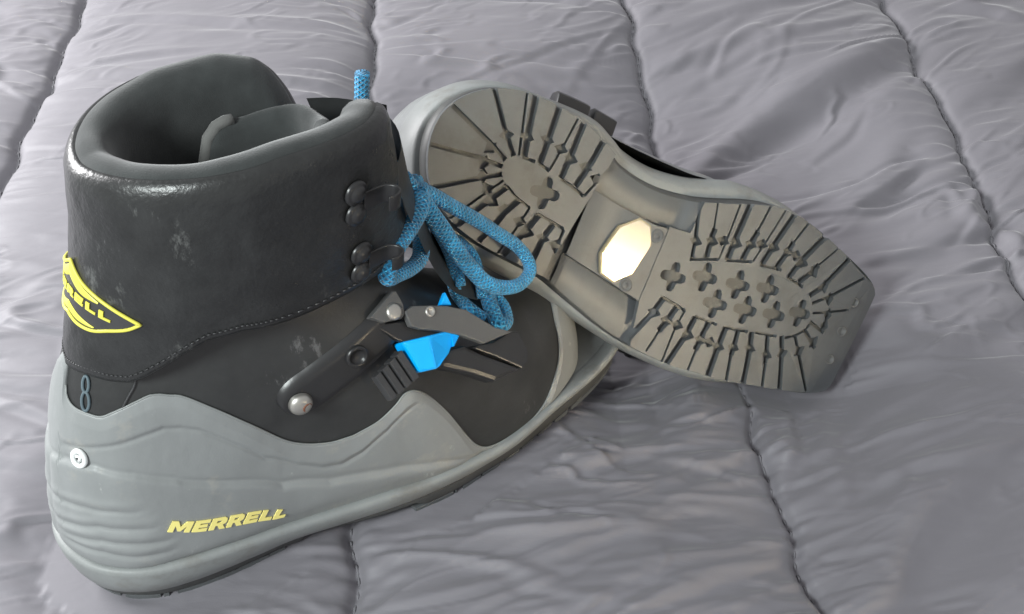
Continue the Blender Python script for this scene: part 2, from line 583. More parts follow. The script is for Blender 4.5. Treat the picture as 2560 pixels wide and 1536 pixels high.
# upper edge of the grey rand and its moulded lines, as (u, t) on the foot shell
RAND = [(-.03, .66), (0.0, .655), (0.0092, 0.632), (0.0108, 0.591), (0.0140, 0.545), (0.0232, 0.521), (0.0408, 0.511), (0.0528, 0.504), (0.0652, 0.514), (0.0889, 0.528), (0.1001, 0.528), (0.1089, 0.5), (0.1157, 0.473), (0.1301, 0.389), (0.1481, 0.288), (0.1661, 0.205), (0.1809, 0.167), (0.1973, 0.149), (0.2089, 0.149), (0.2165, 0.153), (0.2334, 0.177), (0.2466, 0.219), (0.2542, 0.257), (0.2614, 0.275), (0.2678, 0.275), (0.2766, 0.254), (0.2882, 0.205), (0.3026, 0.118), (0.3106, 0.078), (0.3194, 0.055), (0.3306, 0.047), (0.3494, 0.049), (0.3706, 0.055), (0.3883, 0.09), (0.4039, 0.188), (0.4147, 0.281), (0.4223, 0.386), (0.430, 0.49), (.445, .57), (.47, .62), (.49, .63)]
RAND_IN = [(.492, .63), (.52, .60), (.56, .50), (.60, .44), (.64, .46), (.68, .50), (.72, .54), (.76, .56), (.80, .56), (.84, .54), (.88, .53), (.92, .52), (.95, .505), (.975, .54), (.985, .60), (.992, .64), (1., .655)]
LINE2 = [(0.0156, 0.414), (0.0332, 0.427), (0.0456, 0.431), (0.0616, 0.434), (0.0821, 0.438), (0.0997, 0.438), (0.1089, 0.414), (0.1197, 0.372), (0.1365, 0.281), (0.1537, 0.195), (0.1741, 0.136), (0.1909, 0.108), (0.2045, 0.101), (0.2193, 0.115), (0.2382, 0.156), (0.2622, 0.240)]
LINE3 = [(0.0, 0.365), (0.0188, 0.379), (0.0444, 0.382), (0.0716, 0.347), (0.0969, 0.299), (0.1261, 0.212), (0.1613, 0.115), (0.1941, 0.076), (0.2298, 0.063), (0.277, 0.059), (0.3058, 0.045)]
HL = [[(0.0012, 0.254), (0.0336, 0.271), (0.0544, 0.264), (0.0664, 0.254)], [(0.0064, 0.195), (0.0416, 0.226), (0.06, 0.215), (0.074, 0.202)],
      [(0.0124, 0.17), (0.042, 0.188), (0.062, 0.174), (0.0801, 0.156)], [(0.0164, 0.153), (0.042, 0.156), (0.06, 0.139), (0.0809, 0.125)]]
TOEU = .492


def sym(u):
    """fold both sides onto the outer side table"""
    u = u % 1
    return np.where(u <= TOEU, u, (1 - u) * TOEU / (1 - TOEU))


def rand_top(u):
    a = np.array(crc(RAND, 400, closed=False))
    u = u % 1
    outer = np.interp(sym(u), a[:, 0], a[:, 1])
    b = np.array(crc(RAND_IN, 200, closed=False))
    return np.where((u > TOEU), np.interp(u, b[:, 0], b[:, 1]), outer)


def rand_relief(u, t):
    """moulded lines: grooves (negative) and ribs in metres"""
    s = sym(u)
    d = np.zeros(np.broadcast(u, t).shape)

    def ln(tab, amp, w, step=0.):
        nonlocal d
        a = np.array(tab)
        tc = np.interp(s, a[:, 0], a[:, 1])
        e = smoothstep(a[0, 0] - .012, a[0, 0] + .006, s) * (1 - smoothstep(a[-1, 0] - .012, a[-1, 0] + .012, s))
        q = (t - tc) / w
        d = d + e * amp * np.exp(-q * q)
        if step:
            d = d + e * step * .5 * (1 + np.tanh(-q * 1.4))
    ln(LINE2, -.0009, .0065, -.0009)
    ln(LINE3, -.0011, .008, .0018)
    for h in HL:
        ln(h, -.0009, .0060, .0003)
        ln([(a, b + .020) for a, b in h], .0006, .009)
    return d


def mtop(x):
    return np.interp(x, [0, .05, .1, .2, .28, .32], [.036, .033, .028, .0245, .0215, .0205])


GROOVES = [
    (2.0,[(6.3,3.9),(33.8,7.6),(46.5,8.1)]),
    (2.2,[(9.6,25.8),(35.4,16.7),(46.8,11.8)]),
    (2.2,[(25.3,43.8),(40.6,25.4),(50.3,15.2)]),
    (3.1,[(48.6,50.9),(52.8,29.4),(55.7,16.9)]),
    (1.1,[(43.4,49.6),(49.1,29.4),(52.7,16.7)]),
    (3,[(63.3,51.0),(64.6,30.2),(65.3,17.2)]),
    (1,[(76.1,48.3),(74.2,30.5),(72.0,16.2)]),
    (3.1,[(80.0,48.9),(80.0,28.2),(79.7,14.6)]),
    (3,[(95.0,44.7),(92.8,28.7),(89.4,13.8)]),
    (1.3,[(106.7,36.4),(96.5,11.3)]),
    (1.5,[(54.8,16.5),(62.5,17.1)]),
    (1.5,[(64.8,17.0),(72.2,15.8)]),
    (1.5,[(79.8,14.4),(86.7,13.2),(96.1,10.9)]),
    (2.2,[(14.2,-16.6),(38.9,-0.9),(47.9,4.2)]),
    (1.1,[(28.8,-29.1),(36.8,-17.5),(49.9,1.7)]),
    (3.1,[(34.5,-30.0),(41.5,-18.2),(53.1,-0.3)]),
    (3,[(49.6,-32.0),(55.0,-20.3),(57.0,-13.4),(62.5,-3.8)]),
    (1,[(62.3,-34.5),(66.5,-20.1),(69.6,-6.0)]),
    (3.1,[(65.6,-34.4),(70.5,-22.2),(76.0,-7.4)]),
    (3,[(81.2,-36.1),(82.5,-29.8),(83.1,-18.1),(85.9,-8.7)]),
    (1.4,[(93.4,-38.6),(92.8,-9.8)]),
    (1.4,[(75.3,-7.2),(85.2,-8.4),(92.7,-9.5)]),
    (1.2,[(53.0,-0.1),(60.2,-3.9),(69.6,-6.0)]),
    (2.2,[(165.1,33.3),(171.0,16.1),(174.6,2.8)]),
    (1,[(176.2,37.5),(180.6,23.3)]),
    (3,[(181.0,24.1),(181.2,19.3),(183.3,5.9)]),
    (1,[(190.6,42.4),(191.3,23.0),(191.5,8.9)]),
    (3.3,[(197.0,46.1),(196.5,23.1),(196.9,10.2)]),
    (1.2,[(210.7,49.5),(208.8,32.0)]),
    (3,[(209.2,32.7),(207.4,22.7),(206.8,13.1)]),
    (1,[(221.6,51.2),(217.5,30.2),(214.0,15.7)]),
    (3.3,[(229.4,52.9),(223.1,28.5),(220.7,16.2)]),
    (1.2,[(241.8,52.5),(235.9,34.4)]),
    (3,[(236.0,35.7),(233.9,26.0),(231.2,17.4)]),
    (3.3,[(257.9,48.3),(247.2,28.3),(243.1,15.9)]),
    (1,[(272.3,46.5),(261.1,30.0)]),
    (3,[(261.1,30.0),(257.8,23.7),(251.4,15.6)]),
    (3,[(282.2,40.9),(275.1,27.2),(270.6,18.4),(263.8,10.9)]),
    (1.8,[(302.7,35.0),(278.5,14.6),(268.2,7.2)]),
    (1.3,[(300.8,13.0),(271.9,1.9)]),
    (1.4,[(173.3,2.3),(191.5,8.9)]),
    (1.4,[(196.3,10.0),(213.5,15.2)]),
    (1.4,[(219.6,15.5),(235.8,17.8)]),
    (1.4,[(241.8,15.5),(256.3,14.1)]),
    (3,[(167.2,-23.2),(164.5,-32.8),(155.7,-52.9)]),
    (3,[(178.0,-24.4),(175.6,-33.9),(172.9,-41.8)]),
    (1,[(173.3,-40.9),(170.3,-55.1)]),
    (1,[(183.9,-25.5),(182.3,-35.8),(182.7,-58.8)]),
    (3.2,[(192.0,-26.7),(190.8,-37.9),(185.7,-60.0)]),
    (3,[(202.2,-26.0),(201.3,-35.2),(200.8,-44.6)]),
    (1.2,[(201.3,-42.3),(201.5,-60.0)]),
    (3.3,[(214.4,-25.5),(214.9,-38.6),(216.7,-59.6)]),
    (2.6,[(223.8,-24.2),(225.2,-33.1),(226.1,-40.0)]),
    (1.8,[(225.9,-39.4),(230.8,-57.4)]),
    (3.2,[(233.5,-22.4),(238.2,-36.1),(243.6,-55.6)]),
    (2.6,[(245.6,-20.6),(250.6,-32.2),(252.8,-37.4)]),
    (1.8,[(252.5,-36.7),(258.3,-52.6)]),
    (2.8,[(256.0,-17.9),(262.0,-28.5),(272.1,-49.9)]),
    (2,[(265.7,-14.4),(273.7,-23.3),(294.0,-44.0)]),
    (2.4,[(271.0,-9.3),(285.6,-17.2)]),
    (2,[(272.7,-3.6),(287.4,-6.2)]),
    (1.4,[(166.8,-23.1),(183.9,-25.5)]),
    (1.4,[(191.5,-26.5),(207.9,-26.3)]),
    (1.4,[(213.7,-25.8),(230.8,-23.3)]),
    (1.4,[(236.3,-21.9),(252.3,-19.5)]),
    (1.4,[(259.0,-18.4),(266.9,-14.0),(271.8,-9.1),(273.9,-2.4)])
]
DIAMONDS= [(42.0,23.5),(36.5,14.2),(36.1,6.0),(38.5,-0.1),(43.4,-5.7),(53.2,27.1),(64.1,30.0),(73.4,28.6),(81.0,26.0),(90.7,25.2),(99.5,21.9),(48.6,-10.5),(56.5,-12.0),(67.2,-14.7),(73.5,-18.5),(83.1,-18.1),(91.7,-19.1),(172.5,13.0),(182.5,16.7),(189.3,19.5),(198.2,21.2),(208.1,24.2),(215.3,26.9),(224.0,28.2),(235.3,29.4),(241.8,29.2),(248.7,26.9),(259.6,25.0),(272.4,19.7),(280.2,13.9),(165.0,-33.0),(175.2,-34.7),(182.7,-35.0),(192.2,-38.2),(201.7,-37.9),(208.2,-37.2),(215.0,-37.9),(225.4,-35.2),(237.1,-32.1),(251.0,-32.1),(262.1,-27.8),(274.1,-22.4),(282.3,-13.8),(285.3,-2.3),(284.4,4.8)]
FLOWERS= [(74.4,4.1),(167.6,-10.4),(187.4,-3.7),(210.4,-0.2),(231.8,4.4),(200.9,-15.5),(222.5,-12.1),(243.7,-8.2),(262.1,-1.2)]
OCTAGON = [(133.2, 11.2), (141.2, 10.0), (146.1, 0.5), (142.1, -17.5), (133.1, -25.2), (124.2, -23.2), (119.8, -13.6), (123.7, 3.1)]
MARKS = [(148.0, 7.0), (141.3, -24.8)]


def add_prism(bm, poly, z0, z1):
    a = [bm.verts.new((x, y, z0)) for x, y in poly]
    b = [bm.verts.new((x, y, z1)) for x, y in poly]
    n = len(poly)
    area2 = sum(poly[i][0] * poly[(i + 1) % n][1] - poly[(i + 1) % n][0] * poly[i][1] for i in range(n))
    if area2 < 0:
        a, b = a[::-1], b[::-1]
    bm.faces.new(a[::-1])
    bm.faces.new(b)
    for i in range(n):
        j = (i + 1) % n
        bm.faces.new((a[i], a[j], b[j], b[i]))


def ribbon(pts, w):
    P = np.array(pts, float)
    L, Rr = [], []
    for i in range(len(P)):
        d = P[min(i + 1, len(P) - 1)] - P[max(i - 1, 0)]
        d /= np.linalg.norm(d)
        n = np.array([-d[1], d[0]])
        L.append(tuple(P[i] + n * w / 2))
        Rr.append(tuple(P[i] - n * w / 2))
    return L + Rr[::-1]


def flower(cx, cy, r):
    pts = []
    for k in range(32):
        a = 2 * math.pi * k / 32
        rr = r * (.76 + .24 * math.cos(4 * a)) * (1.0 - .05 * math.cos(8 * a))
        pts.append((cx + rr * math.cos(a + .12), cy + rr * math.sin(a + .12)))
    return pts


TREAD_H = .0034


def tread_pieces():
    """cut the slots, diamonds and quatrefoils out of the tread slab; returns loose pieces as (verts, faces)"""
    plan = [(x, y) for x, y in (PLAN[::3] * 1000)]
    heel = [p for p in plan if p[0] < 95 + (p[1] + 38) * .165]
    fore = [p for p in plan if p[0] > (166 if p[1] > 0 else 157)] + [(167, 16), (153, 14.5), (153, -29.5)]

    def ordered(poly, c):
        return sorted(poly, key=lambda p: math.atan2(p[1] - c[1], p[0] - c[0]))
    heel = ordered(heel, (50, 6))
    # forefoot rear boundary follows the panel: outer corner further back
    fore = ordered(fore, (215, -4))
    bm = bmesh.new()
    add_prism(bm, heel, 0, TREAD_H * 1000)
    add_prism(bm, fore, 0, TREAD_H * 1000)
    slab = bpy.data.meshes.new('slab')
    bm.to_mesh(slab)
    bm.free()
    bm = bmesh.new()
    z = 0.
    for w, pts in GROOVES:
        z += .003
        add_prism(bm, ribbon(pts, w * 1.15 + (.35 if w > 2.4 else .1)), -2 - z, 8 + z)
    for k, (x, y) in enumerate(DIAMONDS):
        z += .003
        ang = math.atan2(y - 5, x - 52) if x < 62 else (math.pi / 2 if x < 255 else math.atan2(y, x - 240))
        rw, rh = (4.4, 3.2) if x < 110 else (4.7, 3.4)
        q = []
        for a, b in ((rw, 0), (0, rh), (-rw, 0), (0, -rh)):
            # long axis across the slot
            q.append((x + a * -math.sin(ang) + b * math.cos(ang), y + a * math.cos(ang) + b * math.sin(ang)))
        add_prism(bm, q, -2 - z, 8 + z)
    for x, y in FLOWERS:
        z += .003
        add_prism(bm, flower(x, y, 9.2 if x < 100 else 9.0), -2 - z, 8 + z)
    cut = bpy.data.meshes.new('cut')
    bm.to_mesh(cut)
    bm.free()
    so = bpy.data.objects.new('slab', slab)
    co = bpy.data.objects.new('cut', cut)
    COL.objects.link(so)
    COL.objects.link(co)
    md = so.modifiers.new('b', 'BOOLEAN')
    md.operation = 'DIFFERENCE'
    md.object = co
    md.solver = 'EXACT'
    md.use_self = True
    dg = bpy.context.evaluated_depsgraph_get()
    me = bpy.data.meshes.new_from_object(so.evaluated_get(dg))
    for o in (so, co):
        bpy.data.objects.remove(o, do_unlink=True)
    bm = bmesh.new()
    bm.from_mesh(me)
    bmesh.ops.remove_doubles(bm, verts=bm.verts, dist=.01)
    seen = set()
    out = []
    bm.verts.ensure_lookup_table()
    for v in bm.verts:
        if v.index in seen:
            continue
        st = [v]
        comp = []
        seen.add(v.index)
        while st:
            q = st.pop()
            comp.append(q)
            for e in q.link_edges:
                w = e.other_vert(q)
                if w.index not in seen:
                    seen.add(w.index)
                    st.append(w)
        fs = {f for q in comp for f in q.link_faces}
        vol = sum(f.calc_area() for f in fs)
        if vol < 12:
            continue
        ix = {q.index: i for i, q in enumerate(comp)}
        out.append((np.array([tuple(q.co) for q in comp]) / 1000., [[ix[w.index] for w in f.verts] for f in fs]))
    bm.free()
    return out


TREAD = tread_pieces()


GLYPH = {
    'E': ([(0, 0), (1, 0), (1, .25), (.36, .25), (.36, .39), (.92, .39), (.92, .61), (.36, .61), (.36, .75), (1, .75), (1, 1), (0, 1)], None, .80),
    'L': ([(0, 0), (1, 0), (1, .27), (.40, .27), (.40, 1), (0, 1)], None, .74),
    'M': ([(0, 0), (.24, 0), (.24, .58), (.43, .10), (.57, .10), (.76, .58), (.76, 0), (1, 0), (1, 1), (.70, 1), (.5, .48), (.30, 1), (0, 1)], None, 1.18),
    'R': ([(0, 0), (.34, 0), (.34, .34), (.46, .34), (.68, 0), (1.06, 0), (.80, .38), (.97, .5), (1.0, .68), (.95, .9), (.80, 1), (0, 1)],
          [(.34, .56), (.62, .56), (.67, .67), (.62, .78), (.34, .78)], .88)}


def word_mesh(word, h, gap=.10, shear=.2, ext=.0005):
    """heavy block capitals as solid plates: x along the word (centred), y 0..h, z 0..ext"""
    V, Fc = [], []
    x0 = 0.
    for ch in word:
        outer, hole, wd = GLYPH[ch]
        loops = [outer] + ([hole] if hole else [])
        pts = [[((x * wd + x0 + shear * y) * h, y * h) for x, y in lp] for lp in loops]
        flat = [p for lp in pts for p in lp]
        tri = tessellate_polygon([[Vector((x, y, 0)) for x, y in lp] for lp in pts])
        b = len(V)
        n = len(flat)
        V += [(x, y, ext) for x, y in flat] + [(x, y, 0) for x, y in flat]
        for t in tri:
            a_, b_, c_ = [flat[i] for i in t]
            ccw = (b_[0] - a_[0]) * (c_[1] - a_[1]) - (b_[1] - a_[1]) * (c_[0] - a_[0]) > 0
            Fc.append(tuple(b + i for i in (t if ccw else t[::-1])))
        st = 0
        for lp in pts:
            m = len(lp)
            for i in range(m):
                i1, i2 = st + i, st + (i + 1) % m
                Fc.append((b + i1, b + n + i1, b + n + i2, b + i2))
            st += m
        x0 += wd + gap
    bm = bmesh.new()
    vs_ = [bm.verts.new(v) for v in V]
    for f in Fc:
        try:
            bm.faces.new([vs_[i] for i in f])
        except ValueError:
            pass
    bmesh.ops.recalc_face_normals(bm, faces=bm.faces)
    bmesh.ops.subdivide_edges(bm, edges=[e for e in bm.edges if e.calc_length() > h * .4], cuts=2)
    bmesh.ops.triangulate(bm, faces=bm.faces)
    bm.verts.index_update()
    A = np.array([tuple(v.co) for v in bm.verts])
    Fo = [[v.index for v in f.verts] for f in bm.faces]
    bm.free()
    A[:, 0] -= (A[:, 0].max() + A[:, 0].min()) / 2
    return A, Fo


def tube(path, r, n=10, ry=None, caps=True, closed=False):
    """tube along a polyline -> verts, faces, uv(len, turn) ; ry: flattening along the frame"""
    P = np.array(path, float)
    m = len(P)
    T = np.gradient(P, axis=0)
    if closed:
        T = (np.roll(P, -1, 0) - np.roll(P, 1, 0))
    T /= np.linalg.norm(T, axis=1)[:, None] + 1e-12
    up = np.array([0, 0, 1.]) if abs(T[0][2]) < .9 else np.array([0, 1., 0])
    N = np.cross(T[0], up)
    N /= np.linalg.norm(N)
    V = []
    s = np.r_[0, np.cumsum(np.linalg.norm(np.diff(P, axis=0), axis=1))]
    rr = np.broadcast_to(np.asarray(r, float), (m,))
    uv = []
    for i in range(m):
        N = N - T[i] * (N @ T[i])
        N /= np.linalg.norm(N)
        B = np.cross(T[i], N)
        for k in range(n):
            a = 2 * math.pi * k / n
            V.append(P[i] + N * math.cos(a) * rr[i] + B * math.sin(a) * (ry if ry else rr[i]))
            uv.append((s[i], k / n))
    Fc = []
    for i in range(m if closed else m - 1):
        for k in range(n):
            a = i * n
            b = ((i + 1) % m) * n
            Fc.append((a + k, a + (k + 1) % n, b + (k + 1) % n, b + k))
    if caps and not closed:
        Fc.append(tuple(range(n))[::-1])
        Fc.append(tuple((m - 1) * n + k for k in range(n)))
    return np.array(V), Fc, np.array(uv), n


def frame_at(fun, a, b, off=0., e=1e-3):
    P = fun(np.array(a), np.array(b), off)
    da = fun(np.array(a + e), np.array(b), off) - fun(np.array(a - e), np.array(b), off)
    db = fun(np.array(a), np.array(b + e), off) - fun(np.array(a), np.array(b - e), off)
    n = np.cross(da, db)
    n /= np.linalg.norm(n)
    return P, n


def lathe(prof, n=20):
    """prof (r, h) -> verts, faces about z"""
    V, Fc = [], []
    m = len(prof)
    for i in range(n):
        a = 2 * math.pi * i / n
        for r, h in prof:
            V.append((r * math.cos(a), r * math.sin(a), h))
    Fc = grid_faces(n, m, wrap=True)
    Fc.append(tuple(i * m + m - 1 for i in range(n)))
    return np.array(V), Fc


def orient(V, P, n, xdir=(1, 0, 0)):
    n = np.array(n) / np.linalg.norm(n)
    x = np.array(xdir, float)
    x = x - n * (x @ n)
    x /= np.linalg.norm(x)
    y = np.cross(n, x)
    return P + V[:, :1] * x + V[:, 1:2] * y + V[:, 2:3] * n


class Boot:
    def __init__(self, sgn, label):
        self.s = sgn
        self.warp = sgn > 0        # toes of this boot sweep outward a little
        self.root = bpy.data.objects.new('ski_boot', None)
        COL.objects.link(self.root)
        self.root['label'] = label
        self.root['category'] = 'boot'
        self.root['group'] = 'the pair of boots on the comforter'

    def add(self, name, V, Fc, mat, parent=None, smooth=True, uv=None, bevel=0., label=None):
        V = np.array(V, float)
        if self.warp:
            V[:, 1] *= 1 - np.where(V[:, 1] > 0, .34 * smoothstep(.225, .315, V[:, 0]), 0)
        else:
            # its outer wall is pushed in where it leans on the other boot's toe
            x_, z_ = V[:, 0], V[:, 2]
            V[:, 1] += np.where(V[:, 1] < 0, .013 * smoothstep(.022, .05, z_) * (1 - smoothstep(.11, .16, z_)) * smoothstep(.085, .125, x_) * (1 - smoothstep(.16, .23, x_)), 0)
        V = V * np.array([1, self.s, 1])
        if self.s < 0:
            Fc = [tuple(f)[::-1] for f in Fc]
        me = mesh_from(V, Fc)
        if uv is not None:
            lay = me.uv_layers.new(name='UVMap')
            pts, n = uv
            for p in me.polygons:
                ks = [me.loops[li].vertex_index for li in p.loop_indices]
                vs_ = [pts[k] for k in ks]
                mxv = max(v[1] for v in vs_)
                for li, v in zip(p.loop_indices, vs_):
                    y = v[1]
                    if mxv > .7 and y < .3:
                        y += 1
                    lay.data[li].uv = (v[0], y)
        o = link(name, me, MAT[mat], parent or self.root, smooth)
        if bevel:
            md = o.modifiers.new('bevel', 'BEVEL')
            md.width = bevel
            md.segments = 2
            md.limit_method = 'ANGLE'
            md.angle_limit = R(40)
        if label:
            o['label'] = label
        return o


def zlow(t):
    t = np.abs(t)
    return np.interp(t, [0, .05, .0768, .097, .1115, .129, .146, .168, .2, .25, .27, .32, .36, .44],
                     [.1365, .138, .137, .137, .140, .145, .151, .157, .158, .155, .155, .157, .160, .170])


def build_boot(sgn, label, upright=True):
    B = Boot(sgn, label)
    add = B.add
    # ---------------- outsole and midsole
    n = len(PLAN)

    def layer(rows, name, mat, cap_top=None, cap_bot=None):
        V = []
        for i in range(n):
            x, y = PLAN[i]
            for row in rows:
                o_, zf = row[:2]
                p = PLAN[i] + PN[i] * (o_ + (PROUD[i] * row[2] if len(row) > 2 else 0))
                z = zf(x) if callable(zf) else zf
                V.append((p[0], p[1], z + spring(np.array(p[0]))))
        m = len(rows)
        Fc = grid_faces(n, m, wrap=True)
        V = [tuple(v) for v in V]
        return V, Fc, m

    def waist(x):
        return .0034 + .0041 * smoothstep(.098, .103, x) * (1 - smoothstep(.158, .166, x))
    rows = [(-.0008, lambda x: waist(x)), (0., lambda x: waist(x) + .0006), (.0002, .0095, .1), (.0004, .0114, .2), (-.0012, .0124, .2)]
    V, Fc, m = layer(rows, 'o', 'sole')
    # bottom sheet as strips between outer and inner side at equal x
    half = 80
    xs = np.linspace(.0062, .321, half)
    lat = np.array([(p[0], p[1]) for p in PLAN])
    it = int(np.argmax(lat[:, 0]))
    ih = int(np.argmin(lat[:, 0]))
    a1 = np.roll(lat, -ih, 0)
    it = int(np.argmax(a1[:, 0]))
    so, si = a1[:it + 1], a1[it:][::-1]
    so = so[np.argsort(so[:, 0])]
    si = si[np.argsort(si[:, 0])]
    b0 = len(V)
    for x in xs:
        yo = np.interp(x, so[:, 0], so[:, 1]) + .0007
        yi = np.interp(x, si[:, 0], si[:, 1]) - .0007
        for k in range(9):
            y = yo + (yi - yo) * k / 8
            V.append((x, y, waist(x) + spring(np.array(x))))
    Fc += [tuple(b0 + i for i in f) for f in grid_faces(half, 9, flip=True)]
    outsole = add('outsole', V, Fc, 'sole_dark')
    for pv, pf in TREAD:
        pv = pv.copy()
        pv[:, 2] += spring(pv[:, 0]) - .0001 * (pv[:, 2] > .002)
        add('tread_lug', pv, pf, 'sole', outsole, smooth=False, bevel=.0003)
    for side in (0, 1):
        V = []
        for i in range(24):
            x = .0985 + (.168 - .0985) * i / 23
            yo = np.interp(x, so[:, 0], so[:, 1]) + .0009
            yi = np.interp(x, si[:, 0], si[:, 1]) - .0009
            yu = np.interp(x, [.1032, .122, .1432, .168], [.0165, .0142, .0126, .0151]) + .0004
            yl = np.interp(x, [.0962, .1224, .1531], [-.021, -.0254, -.0308]) - .0004
            for k in range(5):
                y = (yo + (yl - yo) * k / 4) if side == 0 else (yu + (yi - yu) * k / 4)
                V.append((x, y, waist(x) - .0006 - .0012 * math.sin(math.pi * k / 4)))
        add('shank_side', V, grid_faces(24, 5, flip=True), 'sole', outsole)
    # raised panel of the waist with its polished plate
    pan = []
    NXp = 24
    for i in range(NXp):
        x = .1000 + (.1545 - .1000) * i / (NXp - 1)
        yu = np.interp(x, [.1032, .122, .1432, .168], [.0165, .0142, .0126, .0151])
        yl = np.interp(x, [.0962, .1224, .1531], [-.021, -.0254, -.0308])
        pz = .0005 + .0022 * math.sin(math.pi * min(1, i / 14)) * (i < 14)
        pan.append([(x, yl, .0090), (x, yl + .0005, pz), (x, (yu + yl) / 2, pz), (x, yu - .0005, pz), (x, yu, .0090)])
    add('shank_panel', np.array(pan).reshape(-1, 3), grid_faces(NXp, 5, flip=True), 'sole', outsole, smooth=False)
    bm = bmesh.new()
    add_prism(bm, [(x / 1000, y / 1000) for x, y in OCTAGON], -.0002, .0085)
    Vp = np.array([tuple(v.co) for v in bm.verts])
    Fp = [[v.index for v in f.verts] for f in bm.faces]
    bm.verts.index_update()
    Fp = [[v.index for v in f.verts] for f in bm.faces]
    bm.free()
    c0 = Vp[:, :2].mean(0)
    Vr = Vp.copy()
    Vr[:, :2] = c0 + (Vr[:, :2] - c0) * 1.06
    Vr[:, 2] += .0005
    rim = add('plate_rim', Vr, Fp, 'plate_rim', outsole, smooth=False)
    add('polished_plate', Vp, Fp, 'chrome', outsole, smooth=False, label='shiny octagonal plate set in the waist of the sole')
    for x, y in MARKS:
        v, f = lathe([(.0042, 0), (.0040, .0006), (.0030, .0006), (.0028, .0003), (0.0012, .0003), (.001, .0006), (.0001, .0006)], 20)
        add('moulded_mark', orient(v, np.array([x / 1000, y / 1000, .0006]), (0, 0, -1)), f, 'sole', outsole)
    for y in (-.0200, -.001, .0185):
        v, f = lathe([(.0034, 0), (.0032, .0006), (.0024, .0006), (.0020, -.001), (.0001, -.001)], 18)
        x = .3025
        add('pin_hole', orient(v, np.array([x, y, float(spring(np.array(x))) - .0001]), (-.2, 0, -1)), f, 'gunmetal', outsole)
    rows = [(-.0012, .0120), (.0012, .0126, .55), (.0022, .0140, .7), (.0040, lambda x: mtop(x) * .5 + .006, .9), (.0046, lambda x: mtop(x) - .0040, 1.), (.0045, lambda x: mtop(x) - .0020, 1.),
            (.0034, lambda x: mtop(x) - .0006, 1.), (.0012, lambda x: mtop(x) - .0004, 1.), (-.003, lambda x: mtop(x) - .0020, 1.), (-.008, lambda x: mtop(x) - .0016, 1.)]
    V, Fc, m = layer(rows, 'm', 'midsole')
    # close the top (duckbill ledge)
    b0 = len(V)
    for x in np.linspace(.25, .312, 16):
        yo = np.interp(x, so[:, 0], so[:, 1]) + .006
        yi = np.interp(x, si[:, 0], si[:, 1]) - .006
        for k in range(7):
            V.append((x, yo + (yi - yo) * k / 6, float(mtop(x)) - .0012 + float(spring(np.array(x)))))
    Fc += [tuple(b0 + i for i in f) for f in grid_faces(16, 7)]
    add('midsole', V, Fc, 'midsole')
    # ---------------- foot shell, left open where it runs up inside the cuff
    nu, nt = 420, 64
    us = np.arange(nu) / nu
    tmax = np.ones(nu)
    tt = np.linspace(0.02, 1, 200)
    for i, u in enumerate(us):
        P = F(np.full(200, u), tt)
        thp = np.arctan2(-(P[:, 1] - t_y(P[:, 2])), (t_xf(P[:, 2]) + t_xb(P[:, 2])) / 2 - P[:, 0]) / (2 * np.pi)
        ins = inside_cuff(P, -.005) & (P[:, 2] > zlow(thp) + .007) & (P[:, 0] < .186)
        if ins.any():
            tmax[i] = tt[np.argmax(ins)]
    k = np.ones(9) / 9
    tmax = np.convolve(np.pad(tmax, 4, mode='wrap'), k, 'valid')
    U = np.repeat(us[:, None], nt, 1)
    Tg = .02 + (tmax[:, None] - .02) * np.linspace(0, 1, nt)[None]
    add('foot_shell', F(U, Tg).reshape(-1, 3), grid_faces(nu, nt, wrap=True), 'shell')
    # ---------------- grey rubber rand
    nu, nt = (800, 110) if upright else (600, 60)
    us = np.arange(nu) / nu
    top = rand_top(us)
    w = np.linspace(0, 1, nt)
    U = np.repeat(us[:, None], nt, 1)
    tq = np.linspace(0, .4, 160)
    t0 = np.empty(nu)
    for i, u in enumerate(us):
        P = F(np.full(160, u), tq)
        t0[i] = np.interp(mtop(P[0, 0]) - .004, P[:, 2] - spring(P[:, 0]), tq)
    t0 = np.minimum(t0, top - .03)
    Tg = t0[:, None] + (top[:, None] - t0[:, None]) * w[None]
    off = .0022 + rand_relief(U, Tg)
    edge = np.clip((top[:, None] - Tg) / .03, 0, 1)
    off = off * (.55 + .45 * edge)
    off -= .0030 * np.exp(-((Tg - t0[:, None]) / .020) ** 2)
    # worn, slightly uneven skin
    off += .00018 * fbm(U * 3, Tg * .5, .03, .03, 8, 3)
    rows = F(U, Tg, off)
    lip = np.stack([F(us, top + .004, .0009), F(us, top + .006, .0003), F(us, top + .006, -.0006)], 1)
    V = np.concatenate([rows, lip], 1)
    rand = add('rubber_rand', V.reshape(-1, 3), grid_faces(nu, nt + 3, wrap=True), 'rand')
    # thin bead along the upper edge of the rand
    for lo, hi in ((0.012, .985),):
        uu = np.linspace(lo, hi, 460)
        v, f, uv, nn = tube(F(uu, rand_top(uu) + .006, .0007), .0005, 6)
        add('rand_bead', v, f, 'midsole', rand)
    # strap keepers standing off the inner heel wall
    med = BODY[NB // 2:]
    mn = BN[NB // 2:]
    o_ = np.argsort(med[:, 0])
    for xa, xb in ((.074, .094), (.0975, .1125)):
        V = []
        for x in np.linspace(xa, xb, 8):
            b_ = np.array([np.interp(x, med[o_, 0], med[o_, 1])])
            nn_ = np.array([np.interp(x, med[o_, 0], mn[o_, k_]) for k_ in (0, 1)])
            for of_, z_ in ((.0015, .028), (.0100, .030), (.0112, .034), (.0100, .040), (.0015, .043)):
                V.append((x + nn_[0] * of_, b_[0] + nn_[1] * of_, z_))
        Fq = grid_faces(8, 5) + [(0, 1, 2, 3, 4), (39, 38, 37, 36, 35)]
        add('strap_keeper', V, Fq, 'black', bevel=.0006)
    # ---------------- cuff
    TH0, TH1 = -.388, .447
    nth, nz = 300, 40
    th = np.linspace(TH0, TH1, nth)

